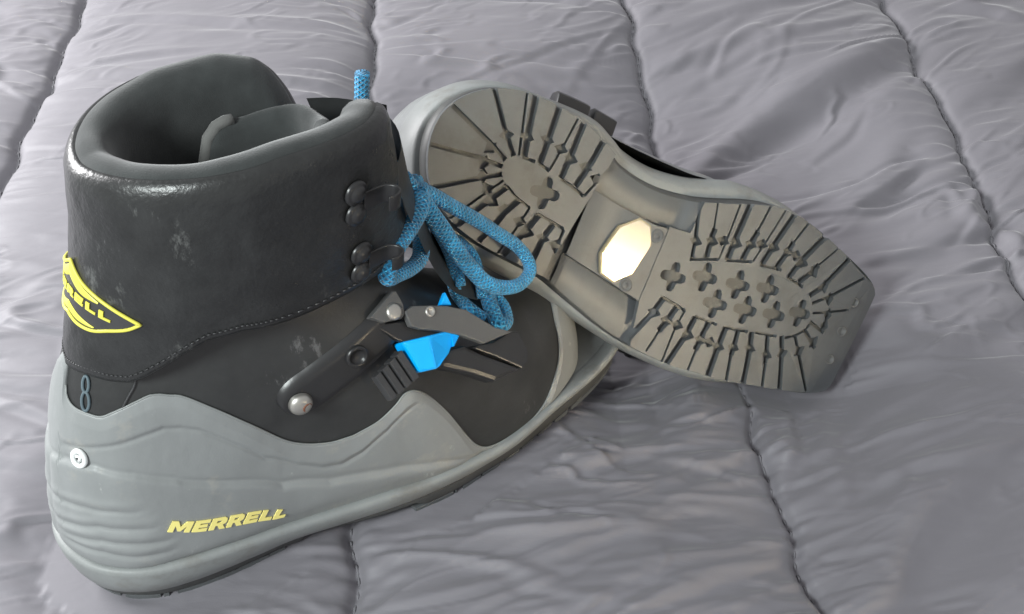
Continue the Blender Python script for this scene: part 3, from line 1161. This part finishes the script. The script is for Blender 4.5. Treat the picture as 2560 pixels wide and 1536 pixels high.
    def ztop(t):
        tt_ = np.linspace(-.42, .46, 700)
        q_ = np.interp(tt_, [-.388, -.383, -.373, -.357, -.335, -.285, -.1, 0, .1, .25, .40, .435, .447],
                         [.186, .198, .2095, .2185, .2250, .230, .2285, .2275, .231, .2355, .2325, .2305, .2265])
        k_ = np.exp(-np.linspace(-2.5, 2.5, 17) ** 2 / 2)
        q_ = np.convolve(np.pad(q_, 8, mode='edge'), k_ / k_.sum(), 'valid')
        return np.interp(t, tt_, q_)
    zl, zt = zlow(th), ztop(th)
    w = np.linspace(0, 1, nz)
    z = zl[:, None] + (zt[:, None] - .0095 - zl[:, None]) * w[None]
    TT = np.repeat(th[:, None], nz, 1)
    dent = .0009 * fbm(TT * .6 + 3, z, .03, .02, 21, 3) + .0010 * fbm(TT * .6 + 3, z, .12, .05, 22, 2)
    edge = np.clip((z - zl[:, None]) / .006, 0, 1)
    body = C(TT, z, .0026 + dent * np.clip(edge, .2, 1))
    lowlip = np.stack([C(th, zl + .0006, -.003), C(th, zl - .0004, .0006)], 1)
    toplip = np.stack([C(th, zt - .0072, .0024), C(th, zt - .0048, .0018), C(th, zt - .0028, .0010), C(th, zt - .0012, -.0002), C(th, zt - .0004, -.0016), C(th, zt - .0008, -.0034)], 1)
    V = np.concatenate([lowlip, body, toplip], 1)
    cuff = add('cuff', V.reshape(-1, 3), grid_faces(nth, nz + 8, flip=True), 'leather')
    v, f, uv, nn = tube(C(th, zl + .0002, .0016), .0009, 6)
    add('cuff_piping', v, f, 'leather', cuff)
    # stitching along the lower edge
    dash = np.linspace(TH0 + .02, TH1 - .06, 150)
    Vd, Fd = [], []
    for t in dash[::1]:
        seg = np.linspace(t, t + .0032, 3)
        v, f, uv, nn = tube(C(seg, zlow(seg) + .0032, .0028), .00035, 5)
        b = len(Vd)
        Vd += list(v)
        Fd += [tuple(b + i for i in q) for q in f]
    o = add('stitching', Vd, Fd, 'dark', cuff)
    o['kind'] = 'stuff'
    # flap end walls (thickness at the front edges)
    for t, fl in ((TH0, True), (TH1, False)):
        zz = np.linspace(float(zlow(t)), float(ztop(t)) - .001, 24)
        V = np.stack([C(np.full(24, t), zz, .0026), C(np.full(24, t + (.004 if not fl else -.004)), zz, .0006), C(np.full(24, t), zz, -.005)], 1)
        add('cuff_edge', V.reshape(-1, 3), grid_faces(24, 3, flip=fl), 'leather', cuff)
    # ---------------- padded collar and lining
    th = np.linspace(TH0 - .004, TH1 - .002, 260)
    zt = ztop(np.clip(th, TH0, TH1))
    pad = .0010 * fbm(th * 4, th * 0, .3, .3, 31, 2)
    prof = [(-.0022, -.0010), (-.0030, .0004), (-.0050, .0016), (-.0085, .0018), (-.0120, .0004), (-.0148, -.0026), (-.0168, -.0075), (-.0176, -.014)]
    V = [C(th, zt + dz + pad, o_) for o_, dz in prof]
    zb = .128
    for q in np.linspace(.06, 1, 22):
        zz = (zt - .014) * (1 - q) + zb * q
        V.append(C(th, zz, -.0176 + .0016 * np.sin(q * 7) + .0008 * fbm(th * 2, zz, .1, .03, 33, 3)))
    V = np.stack(V, 1)
    add('collar_lining', V.reshape(-1, 3), grid_faces(len(th), V.shape[1], flip=True), 'liner')
    # footbed seen deep inside
    V = []
    for i in range(26):
        x = .050 + .105 * i / 25
        for k in range(9):
            e_ = .030 * math.sqrt(max(.02, 1 - ((i - 12.5) / 13.5) ** 2))
            V.append((x, .003 - e_ + 2 * e_ * k / 8, .120))
    add('footbed', V, grid_faces(26, 9), 'liner')
    # ---------------- tongue: outer pad under the laces and the soft wing inside the cuff
    c = crc([(.243, .088), (.226, .102), (.211, .118), (.200, .140), (.192, .165), (.1865, .183), (.1835, .198), (.182, .206)], 50, closed=False)
    V = []
    nk = 15
    for i, (x, zz) in enumerate(c):
        d = c[min(i + 1, 49)] - c[max(i - 1, 0)]
        d /= np.linalg.norm(d)
        nx, nz_ = d[1], -d[0]
        e = i / 49
        hw = .022 + .015 * e
        for k in range(nk):
            q = -1 + 2 * k / (nk - 1)
            bul = .0035 * (1 - q ** 4) - .016 * q * q * (.25 + .75 * e) - .002
            V.append((x + nx * bul, q * hw, zz + nz_ * bul))
    tong = add('tongue', V, grid_faces(50, nk), 'shell')
    ths = np.linspace(.40, .752, 90)
    ztw = np.interp(ths, [.40, .44, .485, .52, .60, .69, .72, .735, .745, .752], [.2215, .222, .219, .2175, .213, .209, .209, .2075, .203, .192])
    rowsW = []
    for o_, dz in ((-.0195, -1), (-.0195, -.012), (-.0193, -.004), (-.0204, -.0008), (-.0226, .0004), (-.0252, -.0008), (-.0270, -.004), (-.0276, -.012), (-.0276, -1)):
        zz = ztw + dz if dz > -.5 else np.full_like(ztw, .135)
        rowsW.append(C(ths, zz, o_))
    V = np.stack(rowsW, 1)
    wing = add('tongue_wing', V.reshape(-1, 3), grid_faces(90, 9), 'liner')
    zz = np.linspace(.14, .192, 14)
    edgep = np.concatenate([C(np.full(14, .752), zz, -.0236), C(ths[::-1][2:12:3], ztw[::-1][2:12:3] + .0002, -.0230)])
    v, f, uv, nn = tube(edgep, .0028, 8)
    add('wing_binding', v, f, 'lining_edge', wing)
    # ---------------- lettering and marks
    Vt, Ft = word_mesh('MERRELL', .0072, .13, .26, .0006)
    wid = Vt[:, 0].max() - Vt[:, 0].min()
    xc_ = (Vt[:, 0].max() + Vt[:, 0].min()) / 2
    q = (Vt[:, 0] - xc_) / wid + .5
    hh = Vt[:, 1] / .0072
    uu = .0830 + (.1590 - .0830) * q + .0020 * hh
    tb_ = np.interp(uu, [.0825, .1189, .1513, .1609], [.1842, .1181, .0625, .0521])
    tt_ = np.interp(uu, [.0845, .1209, .1589], [.212, .1425, .0695])
    V = F(uu, tb_ + (tt_ - tb_) * hh, .0028 + Vt[:, 2] + rand_relief(uu, tb_) * .5)
    add('side_lettering', V, Ft, 'cream' if upright else 'gold', rand, smooth=False)
    # round heel mark with an arrow
    cu_, ct_ = .0325, .398

    def heel_pt(a, b, o_):
        return F(np.array(cu_ + a * 1.30), np.array(ct_ + b * 4.6), o_)
    ring = np.array([heel_pt(.0040 * math.cos(a), .0040 * math.sin(a), .0026) for a in np.linspace(0, 2 * math.pi, 28, endpoint=False)])
    v, f, uv, nn = tube(ring, .0012, 8, closed=True)
    hm = add('heel_mark', v, f, 'white', rand)
    arr = [heel_pt(a, b, .0027) for a, b in ((-.0016, .0010), (.0012, .0012), (.0004, -.0014))]
    v, f, uv, nn = tube(np.array(arr), .0009, 6)
    add('arrow_mark', v, f, 'white', hm)
    # size figure above the heel
    for ct2, rr in ((.598, .0042), (.550, .0046)):
        ring = np.array([F(np.array(.0385 + rr * .85 * math.cos(a)), np.array(ct2 + rr * 5.6 * math.sin(a)), .0006) for a in np.linspace(0, 2 * math.pi, 26, endpoint=False)])
        v, f, uv, nn = tube(ring, .0007, 6, closed=True)
        add('size_figure', v, f, 'slate')
    # heel seam on the shell
    uu = np.array([.0905, .086, .080, .0745, .0715])
    tt_ = np.array([.60, .575, .555, .535, .522])
    v, f, uv, nn = tube(F(crc(np.stack([uu, tt_], 1), 20, False)[:, 0], crc(np.stack([uu, tt_], 1), 20, False)[:, 1], .0004), .0006, 6)
    add('heel_seam', v, f, 'dark')
    # ---------------- heel badge, wrapped round the back of the cuff
    up = [(0, .1870), (.0268, .1815), (.0501, .178), (.0695, .175), (.0922, .171), (.1069, .168)]
    lo = [(.1069, .168), (.0929, .165), (.0715, .163), (.0508, .161), (.0275, .161), (.0121, .162), (0, .163)]
    su, sl = crc(up, 60, False), crc(lo, 60, False)
    nb = 121
    tb2 = np.linspace(-.1066, .1066, nb)
    zu = np.interp(np.abs(tb2), su[:, 0], su[:, 1])
    zd = np.interp(np.abs(tb2), sl[::-1][:, 0], sl[::-1][:, 1])
    w = np.linspace(0, 1, 14)
    Zg = zd[:, None] + (zu - zd)[:, None] * w[None]
    Tg = np.repeat(tb2[:, None], 14, 1)
    base = np.concatenate([C(tb2, zd - .0003, .0015)[:, None], C(Tg, Zg, .0034), C(tb2, zu + .0003, .0015)[:, None]], 1)
    badge = add('heel_badge', base.reshape(-1, 3), grid_faces(nb, 16, flip=True), 'dark')
    lpt = np.concatenate([np.stack([su[:, 0], su[:, 1]], 1), sl[1:]])
    allp = np.concatenate([lpt, (lpt * [-1, 1])[::-1][1:-1]])
    v, f, uv, nn = tube(C(allp[:, 0], allp[:, 1], .0034), .0008, 6, closed=True)
    add('badge_border', v, f, 'yellow', badge)

    def crescent(t0, t1, fa, fb, name):
        for sg in (1, -1):
            tq = np.linspace(t0, t1, 40)
            a = fa(tq)
            b = fb(tq)
            V = np.stack([C(sg * tq, a, .0035), C(sg * tq, a * .75 + b * .25, .0040), C(sg * tq, a * .25 + b * .75, .0040), C(sg * tq, b, .0035)], 1)
            add(name, V.reshape(-1, 3), grid_faces(40, 4, flip=(sg > 0)), 'yellow', badge)
    fu = lambda t: np.interp(t, su[:, 0], su[:, 1])
    fd = lambda t: np.interp(t, sl[::-1][:, 0], sl[::-1][:, 1])
    crescent(.0, .058, lambda t: fu(t) - .0022 - .0046 * np.clip(1 - (t / .058) ** 2, 0, 1), lambda t: fu(t) - .0016, 'badge_crescent')
    crescent(.0, .054, lambda t: fd(t) + .0016, lambda t: fd(t) + .0018 + .0034 * np.clip(1 - (t / .054) ** 2, 0, 1), 'badge_crescent')
    Vt, Ft = word_mesh('MERRELL', .0044, .22, .0, .0004)
    q = Vt[:, 0] / (Vt[:, 0].max() - Vt[:, 0].min())
    sg = 1
    thq = q * .150
    ztx = .1745 - .0040 * (np.abs(thq) / .07) ** 1.5 + Vt[:, 1] * .80 - .0024
    add('badge_lettering', C(thq, ztx, .0037 + Vt[:, 2]), Ft, 'yellow', badge, smooth=False)
    # ---------------- lace hooks
    def hook(th_, z_, side):
        P, nn_ = frame_at(C, th_ * side, z_, .0032)
        if nn_ @ (P - np.array([.11, 0, z_])) < 0:
            nn_ = -nn_
        up_ = np.array([0, 0, 1.])
        fw = np.cross(up_, nn_)
        if fw[0] < 0:
            fw = -fw
        fw /= np.linalg.norm(fw)
        upv = np.cross(nn_, fw) if np.cross(nn_, fw)[2] > 0 else -np.cross(nn_, fw)

        def W(a, b, h):
            return P + fw * a + upv * b + nn_ * h
        h0 = None
        lobe = [(.0056, 0), (.0055, .0010), (.0048, .0016), (.0040, .0016), (.0036, .0022), (.0028, .0030), (.0015, .0034), (.0001, .0035)]
        for b in (.0052, -.0052):
            v, f = lathe(lobe, 18)
            v = orient(v, W(0, b, 0), nn_, fw)
            if h0 is None:
                h0 = add('lace_hook', v, f, 'black')
            else:
                add('hook_lobe', v, f, 'black', h0)
        # curled hook running forward from the plate
        path = [W(.003, 0, .0015), W(.009, 0, .0018), W(.013, .0005, .003), W(.0155, .001, .0065), W(.0150, .001, .0098), W(.0115, .001, .0110), W(.0085, .0008, .0100)]
        path = crc(path, 26, False)
        T_ = np.gradient(path, axis=0)
        T_ /= np.linalg.norm(T_, axis=1)[:, None]
        V = []
        for i, p in enumerate(path):
            hw = .0048 * (1 - .25 * i / 25)
            nrm = np.cross(T_[i], upv)
            nrm /= np.linalg.norm(nrm)
            V += [p - upv * hw - nrm * .0006, p - upv * hw + nrm * .0006, p + upv * hw + nrm * .0006, p + upv * hw - nrm * .0006]
        Fq = []
        for i in range(25):
            for k2 in range(4):
                Fq.append((i * 4 + k2, i * 4 + (k2 + 1) % 4, i * 4 + 4 + (k2 + 1) % 4, i * 4 + 4 + k2))
        Fq += [(3, 2, 1, 0), (100, 101, 102, 103)]
        add('hook_curl', V, Fq, 'black', h0, bevel=.0004)
    for sd in (1, -1):
        for th_, z_ in ((.3015, .204), (.3025, .1705)):
            hook(th_, z_, sd)
    # ---------------- instep strap with its ratchet buckle on the outer side
    P0 = np.array([.168, -.050, .118])
    n0 = np.array([.12003602, -.7502251, .65019509])
    e1 = np.array([.99276954, .09070991, -.07861525])
    e2 = np.array([0, .65493054, .75568908])

    def pl(a, b, h):
        return P0 + (e1 * a + e2 * b + n0 * h) / 1000
    ctr = crc([(.1745, .262), (.180, .281), (.195, .30), (.212, .335), (.228, .385), (.240, .435), (.249, .48)], 60, False)
    Ps = F(ctr[:, 0], ctr[:, 1], .0022)
    Tn = np.gradient(Ps, axis=0)
    Tn /= np.linalg.norm(Tn, axis=1)[:, None]
    V = []
    for i in range(60):
        _, nr = frame_at(F, ctr[i, 0], ctr[i, 1])
        if nr[1] > 0:
            nr = -nr
        sdv = np.cross(Tn[i], nr)
        e = i / 59
        hw = .0112 * math.sqrt(max(0, 1 - max(0, (.16 - e) / .16) ** 2)) * (1 - .10 * e) + .0002
        for k2 in range(9):
            q = -1 + 2 * k2 / 8
            h = .0013 * (1 - abs(q) ** 7) - .0022 * (abs(q) > .99)
            V.append(Ps[i] + sdv * q * hw + nr * h)
    strap = add('instep_strap', V, grid_faces(60, 9, flip=False), 'black')
    # domed rivet with a rusty core, plus the unused hole
    Pr, nr = frame_at(F, .1815, .278, .005)
    nr = nr if nr[1] < 0 else -nr
    v, f = lathe([(.0056, -.001), (.0054, .0004), (.0048, .0015), (.0034, .0024), (.0017, .0028), (.0001, .0029)], 28)
    rv = add('strap_rivet', orient(v, Pr, nr), f, 'steel', strap)
    v, f = lathe([(.0025, 0), (.0024, .0007), (.0015, .0007), (.0012, .0002), (.0001, .0002)], 16)
    add('rivet_core', orient(v, Pr + nr * .0021 + np.array([.0022, -.0002, -.0010]), nr + np.array([.35, -.1, -.2])), f, 'rust', rv)
    Ph, nh = frame_at(F, .2235, .372, .0046)
    nh = nh if nh[1] < 0 else -nh
    v, f = lathe([(.0054, -.001), (.0052, .0008), (.0042, .0010), (.0036, .0004), (.0034, -.0006), (.0001, -.0008)], 24)
    add('strap_eyelet', orient(v, Ph, nh), f, 'black', strap)

    def plate(name, poly, h0, h1, mat, parent, bevel=.0006, tilt=0.):
        m_ = len(poly)
        V = [pl(a, b, h0 + tilt * a) for a, b in poly] + [pl(a, b, h1 + tilt * a) for a, b in poly]
        ar = sum(poly[i][0] * poly[(i + 1) % m_][1] - poly[(i + 1) % m_][0] * poly[i][1] for i in range(m_))
        idx = list(range(m_)) if ar > 0 else list(range(m_))[::-1]
        Fq = [tuple(i + m_ for i in idx), tuple(idx[::-1])]
        for i in range(m_):
            a, b = idx[i], idx[(i + 1) % m_]
            Fq.append((a, b, b + m_, a + m_))
        return add(name, V, Fq, mat, parent, smooth=False, bevel=bevel)
    buckle = plate('buckle', [(-22.6, 13.5), (-6.9, 9.5), (4, 4.0), (14, -4), (10, -12), (-3, -8), (-14.7, 3.3)], -1.5, 2.0, 'black', None)
    plate('buckle_bracket', [(-24.7, 17.6), (-9.2, 24.4), (-7.2, 24.0), (-6.3, 17.0), (-7.5, 12.7), (-10.0, 11.1), (-19.4, 12.9)], .6, 6.0, 'gunmetal', buckle)
    plate('buckle_lever', [(-7.4, 13.6), (-2.3, 14.4), (7.6, 10.9), (15.1, 7.6), (24.5, 2.1), (29.3, -3.7), (36.7, -12.1), (45.0, -17.4), (26.8, -16.3), (16.7, -7.9), (6.1, -1.4), (-2.6, 2.9), (-7.2, 6.2)], 2.4, 6.4, 'gunmetal', buckle)
    for (a, b, r_, h) in ((-12.6, 15.6, .0040, 6.0), (5.1, 8.7, .0026, 6.4)):
        prof = [(r_, 0), (r_ * .95, .0008), (r_ * .7, .0013), (.0001, .0014)] if r_ > .003 else [(r_, 0), (r_ * .92, .0008), (r_ * .6, .0008), (r_ * .5, .0002), (.0001, .0002)]
        v, f = lathe(prof, 22)
        add('buckle_rivet', orient(v, pl(a, b, h), n0), f, 'steel', buckle)
    plate('lever_tip', [(26.8, -16.3), (34.6, -18.3), (46.0, -17.4), (51.3, -19.1), (52.9, -29.0), (50.2, -35.1), (45.3, -36.7), (32.4, -24.5), (22.8, -16.6)], -9., 2.2, 'black', buckle, tilt=0)
    plate('lever_prong', [(8.4, -11.4), (18.7, -13.4), (26.3, -21.2), (45.2, -36.9), (27.4, -35.9), (16.5, -27.1), (1.2, -16.8)], -9., 2.4, 'black', buckle, .0022)
    # blue thumb piece: a ridged wedge
    bl = [(-13.1, 1.2, 3.0), (-0.8, -1.6, 7.5), (-2.2, -16.4, 6.5), (-10.2, -15.3, 2.6), (15.6, -6.3, 3.5), (8.3, -13.6, 2.8), (-0.4, -16.6, 3.0)]
    top_ = [(-13.1, 1.2, 3.4), (-1.2, -1.0, 8.2), (15.8, -4.0, 5.0), (15.6, -6.6, 4.2), (8.3, -13.6, 3.2), (-1.2, -16.8, 4.6), (-2.8, -16.8, 6.2), (-10.2, -15.3, 2.8)]
    V = [pl(a, b, h) for a, b, h in top_] + [pl(a, b, -5.0) for a, b, h in top_]
    Fq = [(7, 6, 1, 0), (6, 5, 4, 1), (4, 3, 2, 1)]
    Fq = [f_[::-1] if False else f_ for f_ in Fq]
    for i in range(8):
        j = (i + 1) % 8
        Fq.append((i, j, j + 8, i + 8))
    add('buckle_button', V, Fq, 'blue', buckle, smooth=False, bevel=.0016)
    for i in range(6):
        a = 11.0 + i * .9
        b = -7.0 - i * -.15
        q = [(a - .25, b - 4.0 + i * .4), (a + .25, b - 4.0 + i * .4), (a + 1.6, b + 1.4), (a + 1.1, b + 1.4)]
        plate('button_rib', q, 3.0, 5.2 - .12 * i, 'blue', buckle, 0)
    plate('button_tab', [(20.0, 13.8), (14.4, 9.0), (20.7, 6.6)], -1, 2.2, 'blue', buckle)
    # stepped ratchet rack below the button
    r0 = [(-31, -8), (-28, -21)]
    for i in range(4):
        a = -31 + i * 4.4
        q = [(a, -8.2 + i * 1.6), (a + 3.5, -7.0 + i * 1.6), (a + 6.8, -20.6 + i * 1.2), (a + 3.2, -21.4 + i * 1.2)]
        plate('ratchet_step', q, -4.5, .2 + i * .75, 'dark', buckle, .0004)
    # ladder strip with teeth climbing the instep
    lc = crc([(.2005, -.012, .1425), (.2034, -.012, .1324), (.2058, -.012, .1214), (.2075, -.012, .1126), (.2085, -.013, .1034)], 30, False)
    V, Fq = [], []
    for i, p in enumerate(lc):
        V += [p + np.array([.001, -.0055, 0]), p + np.array([.003, -.004, .001]), p + np.array([.003, .004, .001]), p + np.array([.001, .0055, 0])]
    Fq = grid_faces(30, 4)
    lad = add('ladder_strap', V, Fq, 'dark', buckle)
    for i in range(3, 28, 3):
        p = lc[i]
        d = lc[min(i + 1, 29)] - lc[i - 1]
        d /= np.linalg.norm(d)
        nn_ = np.array([d[2], 0, -d[0]])
        if nn_[0] < 0:
            nn_ = -nn_
        a0 = p + nn_ * .003
        V = []
        for yy in (-.0045, .0005):
            V += [a0 + np.array([0, yy, 0]) - d * .0016, a0 + np.array([0, yy, 0]) + nn_ * .0024 - d * .0012, a0 + np.array([0, yy, 0]) + d * .0016]
        add('ladder_tooth', V, [(0, 1, 2), (5, 4, 3), (0, 3, 4, 1), (1, 4, 5, 2), (2, 5, 3, 0)], 'dark', lad, smooth=False)
    # ---------------- laces
    lv, lf, luv = [], [], []

    def lace_tube(pts, r=.0033, n_=12, m_=None, ry=.0034):
        P = crc(pts, m_ or max(24, len(pts) * 9), False)
        v, f, uv, nn = tube(P, r, n_, ry)
        b = len(lv)
        lv.extend(list(v))
        lf.extend([tuple(b + i for i in q) for q in f])
        luv.extend([tuple(t_) for t_ in uv])
    if upright:
        lace_tube([(0.1846, -0.0132, 0.1789), (0.1895, -0.015, 0.1719), (0.1975, -0.0152, 0.1662), (0.2093, -0.0171, 0.1553), (0.2232, -0.0199, 0.1427), (0.2335, -0.0228, 0.1324), (0.2432, -0.0258, 0.1229), (0.2481, -0.0298, 0.1139), (0.2466, -0.0334, 0.1083), (0.238, -0.0363, 0.1067), (0.2267, -0.0371, 0.1103), (0.2161, -0.0358, 0.1176), (0.2087, -0.0319, 0.1285), (0.2035, -0.0281, 0.1383), (0.199, -0.0237, 0.1492), (0.1948, -0.0203, 0.1582), (0.1919, -0.018, 0.1645), (0.1889, -0.0158, 0.1708)], .0044)
        lace_tube([(.188, -.020, .172), (0.1855, -0.0250, 0.1702), (0.1783, -0.0300, 0.1672), (0.170, -0.0345, 0.1648), (0.1619, -0.0385, 0.162), (0.1565, -0.0415, 0.1569), (0.1560, -0.0415, 0.1512), (0.1629, -0.0385, 0.1484), (0.1738, -0.0335, 0.1442), (0.1830, -0.0274, 0.1429), (.190, -.018, .145)], .0042)
        lace_tube([(.192, -.012, .160), (.2010, -.016, .145), (.2080, -.0182, .1250), (0.2080, -0.0202, 0.1096), (0.2106, -0.0228, 0.1001), (0.2115, -0.0312, 0.0985), (0.2152, -0.0363, 0.0945)], .0042)
        lace_tube([(.220, -.006, .120), (.2240, -.0100, .108), (0.2285, -0.0191, 0.097), (0.2239, -0.0314, 0.0944), (0.2232, -0.0392, 0.0894), (0.2294, -0.0380, 0.0870), (0.2330, -0.0303, 0.0895), (0.2325, -0.0228, 0.0925), (.232, -.012, .098)], .0042)
        lace_tube([(.188, -.004, .172), (.184, .001, .182), (.1780, .005, .1900), (0.1745, 0.006, 0.1981), (0.1750, 0.006, 0.2085), (0.1757, 0.006, 0.2163), (0.1764, 0.006, 0.2255)], .0042)
        # knot
        for a in (0, 1.2, 2.4):
            ring = [(.190 + .0045 * math.cos(t_) * math.cos(a), -.014 + .0055 * math.sin(t_), .1695 + .0050 * math.cos(t_) * math.sin(a)) for t_ in np.linspace(0, 5.6, 14)]
            lace_tube(ring, .0030, 10)
    # crossings between the hooks and down the instep
    for z_, z2 in (() if upright else ((.204, .199), (.172, .168))):
        pa = C(np.array(.352), np.array(z_), .006)
        pb = C(np.array(-.352), np.array(z2), .006)
        mid = [(float(t_xf(z_)) + .020 - .004 * abs(k2), .012 * k2, (z_ + z2) / 2 - .002) for k2 in (-1, 0, 1)]
        lace_tube([tuple(pa)] + mid + [tuple(pb)], .0030)
    for x_, z_ in ((.212, .1285), (.226, .1140)):
        lace_tube([(x_ - .004, -.026, z_ - .016), (x_ + .0005, -.014, z_ - .002), (x_ + .002, 0, z_), (x_ + .0005, .014, z_ - .002), (x_ - .004, .026, z_ - .016)], .0028)
    add('lace', lv, lf, 'lace', uv=(luv, 12))
    return B


right = build_boot(1, 'upright black and grey boot with a tied blue lace and ratchet buckle')
right.root.location = (-.21041058, .26416573, .039464993)
right.root.rotation_euler = (R(-2.28854205), R(4.99740204), R(37.8400805))

left = build_boot(-1, 'boot tipped over on its toe, grey lugged sole and shiny octagonal plate facing out', upright=False)


def rot_xyz(rx, ry, rz):
    return np.array(Euler((rx, ry, rz), 'XYZ').to_matrix())


Mp = rot_xyz(3.19917806, -0.43497478, 0.35647106)
Tp = np.array([-0.04783716, -0.07879311, 0.52174544])
e45 = R(45)
Cw = np.array([[1, 0, 0], [0, -math.sin(e45), -math.cos(e45)], [0, math.cos(e45), -math.sin(e45)]])   # rows right, down, forward
ax = Cw.T @ Mp
pos = Cw.T @ Tp + np.array([0, 0, .5])
mw = Matrix.Identity(4)
for i, v in enumerate((ax[:, 0], -ax[:, 1], -ax[:, 2])):
    for k in range(3):
        mw[k][i] = v[k]
for k in range(3):
    mw[k][3] = pos[k]
pivot = mw @ Vector((.16, .0, 0))
axis = (mw.to_3x3() @ Vector((1, 0, 0))).normalized()
inner = (mw.to_3x3() @ Vector((0, -1, 0))).normalized()
left.root.matrix_world = Matrix.Translation(inner * .001) @ Matrix.Translation(pivot) @ Matrix.Rotation(R(1.0), 4, axis) @ Matrix.Translation(-pivot) @ mw


# ------------------------------------------------------------------ the comforter gives way under the boots
bpy.context.view_layer.update()
CELL = .004
nx, ny = int((X1 - X0) / CELL) + 1, int((Y1 - Y0) / CELL) + 1
low = np.full((nx, ny), 9.)
for b in (right, left):
    st = [b.root]
    while st:
        o = st.pop()
        st += list(o.children)
        if o.type != 'MESH':
            continue
        v = np.empty(len(o.data.vertices) * 3, np.float32)
        o.data.vertices.foreach_get('co', v)
        m = np.array(o.matrix_world)
        p = v.reshape(-1, 3) @ m[:3, :3].T + m[:3, 3]
        i = ((p[:, 0] - X0) / CELL).astype(int)
        j = ((p[:, 1] - Y0) / CELL).astype(int)
        ok = (i >= 0) & (i < nx) & (j >= 0) & (j < ny)
        np.minimum.at(low, (i[ok], j[ok]), p[ok, 2])
# close pin-holes, then limit the cloth to just under the boots with a soft shoulder around them
for _ in range(3):
    q = low.copy()
    for a in (-1, 0, 1):
        for c in (-1, 0, 1):
            q = np.minimum(q, np.roll(np.roll(low, a, 0), c, 1))
    low = q
lim = low + .0025
slope = .32 * CELL
for _ in range(26):
    q = lim.copy()
    for a, c in ((1, 0), (-1, 0), (0, 1), (0, -1)):
        q = np.minimum(q, np.roll(np.roll(lim, a, 0), c, 1) + slope)
    lim = q
fi = np.clip((GX - X0) / CELL, 0, nx - 1.001)
fj = np.clip((GY - Y0) / CELL, 0, ny - 1.001)
i0 = fi.astype(int)
j0 = fj.astype(int)
a = fi - i0
c = fj - j0
LM = (lim[i0, j0] * (1 - a) + lim[i0 + 1, j0] * a) * (1 - c) + (lim[i0, j0 + 1] * (1 - a) + lim[i0 + 1, j0 + 1] * a) * c
LOWC = np.minimum(low, 1.)[i0, j0]
LOWC = np.where(LOWC > .9, -9., LOWC)
print('press max', float(np.max(HZ - LM)), 'lowest boot', low.min())
k = .004
h = np.clip(.5 + .5 * (LM - HZ) / k, 0, 1)
HZ2 = LM * (1 - h) + HZ * h - k * h * (1 - h)
# the pressed cloth keeps most of its creases away from the contact itself
HZ2 += (1 - h) * (HZ - HSMOOTH) * .8 * smoothstep(.0015, .008, np.abs(LM - LOWC))
V = np.stack([GX, GY, HZ2], -1).reshape(-1, 3).astype(np.float32)
comforter.data.vertices.foreach_set('co', V.ravel())
comforter.data.update()

# stitched seams lie in the valleys of the cloth
for kk in range(1, 5):
    yy = np.arange(.10, 1.24, .00125)
    xx = seam_x(kk, yy)
    ii = np.clip(np.searchsorted(gx, xx), 0, NX - 1)
    jj = np.clip(np.searchsorted(gy, yy), 0, NY - 1)
    zz = HZ2[ii, jj]
    # running stitch: the thread dips through the cloth between stitches
    zz = zz - .0004 + .0009 * np.sin(yy * 2 * np.pi / .0075)
    v, f, uv, n_ = tube(np.stack([xx, yy, zz], 1), .0007, 6)
    link('seam', mesh_from(v, f), MAT['thread'], comforter)
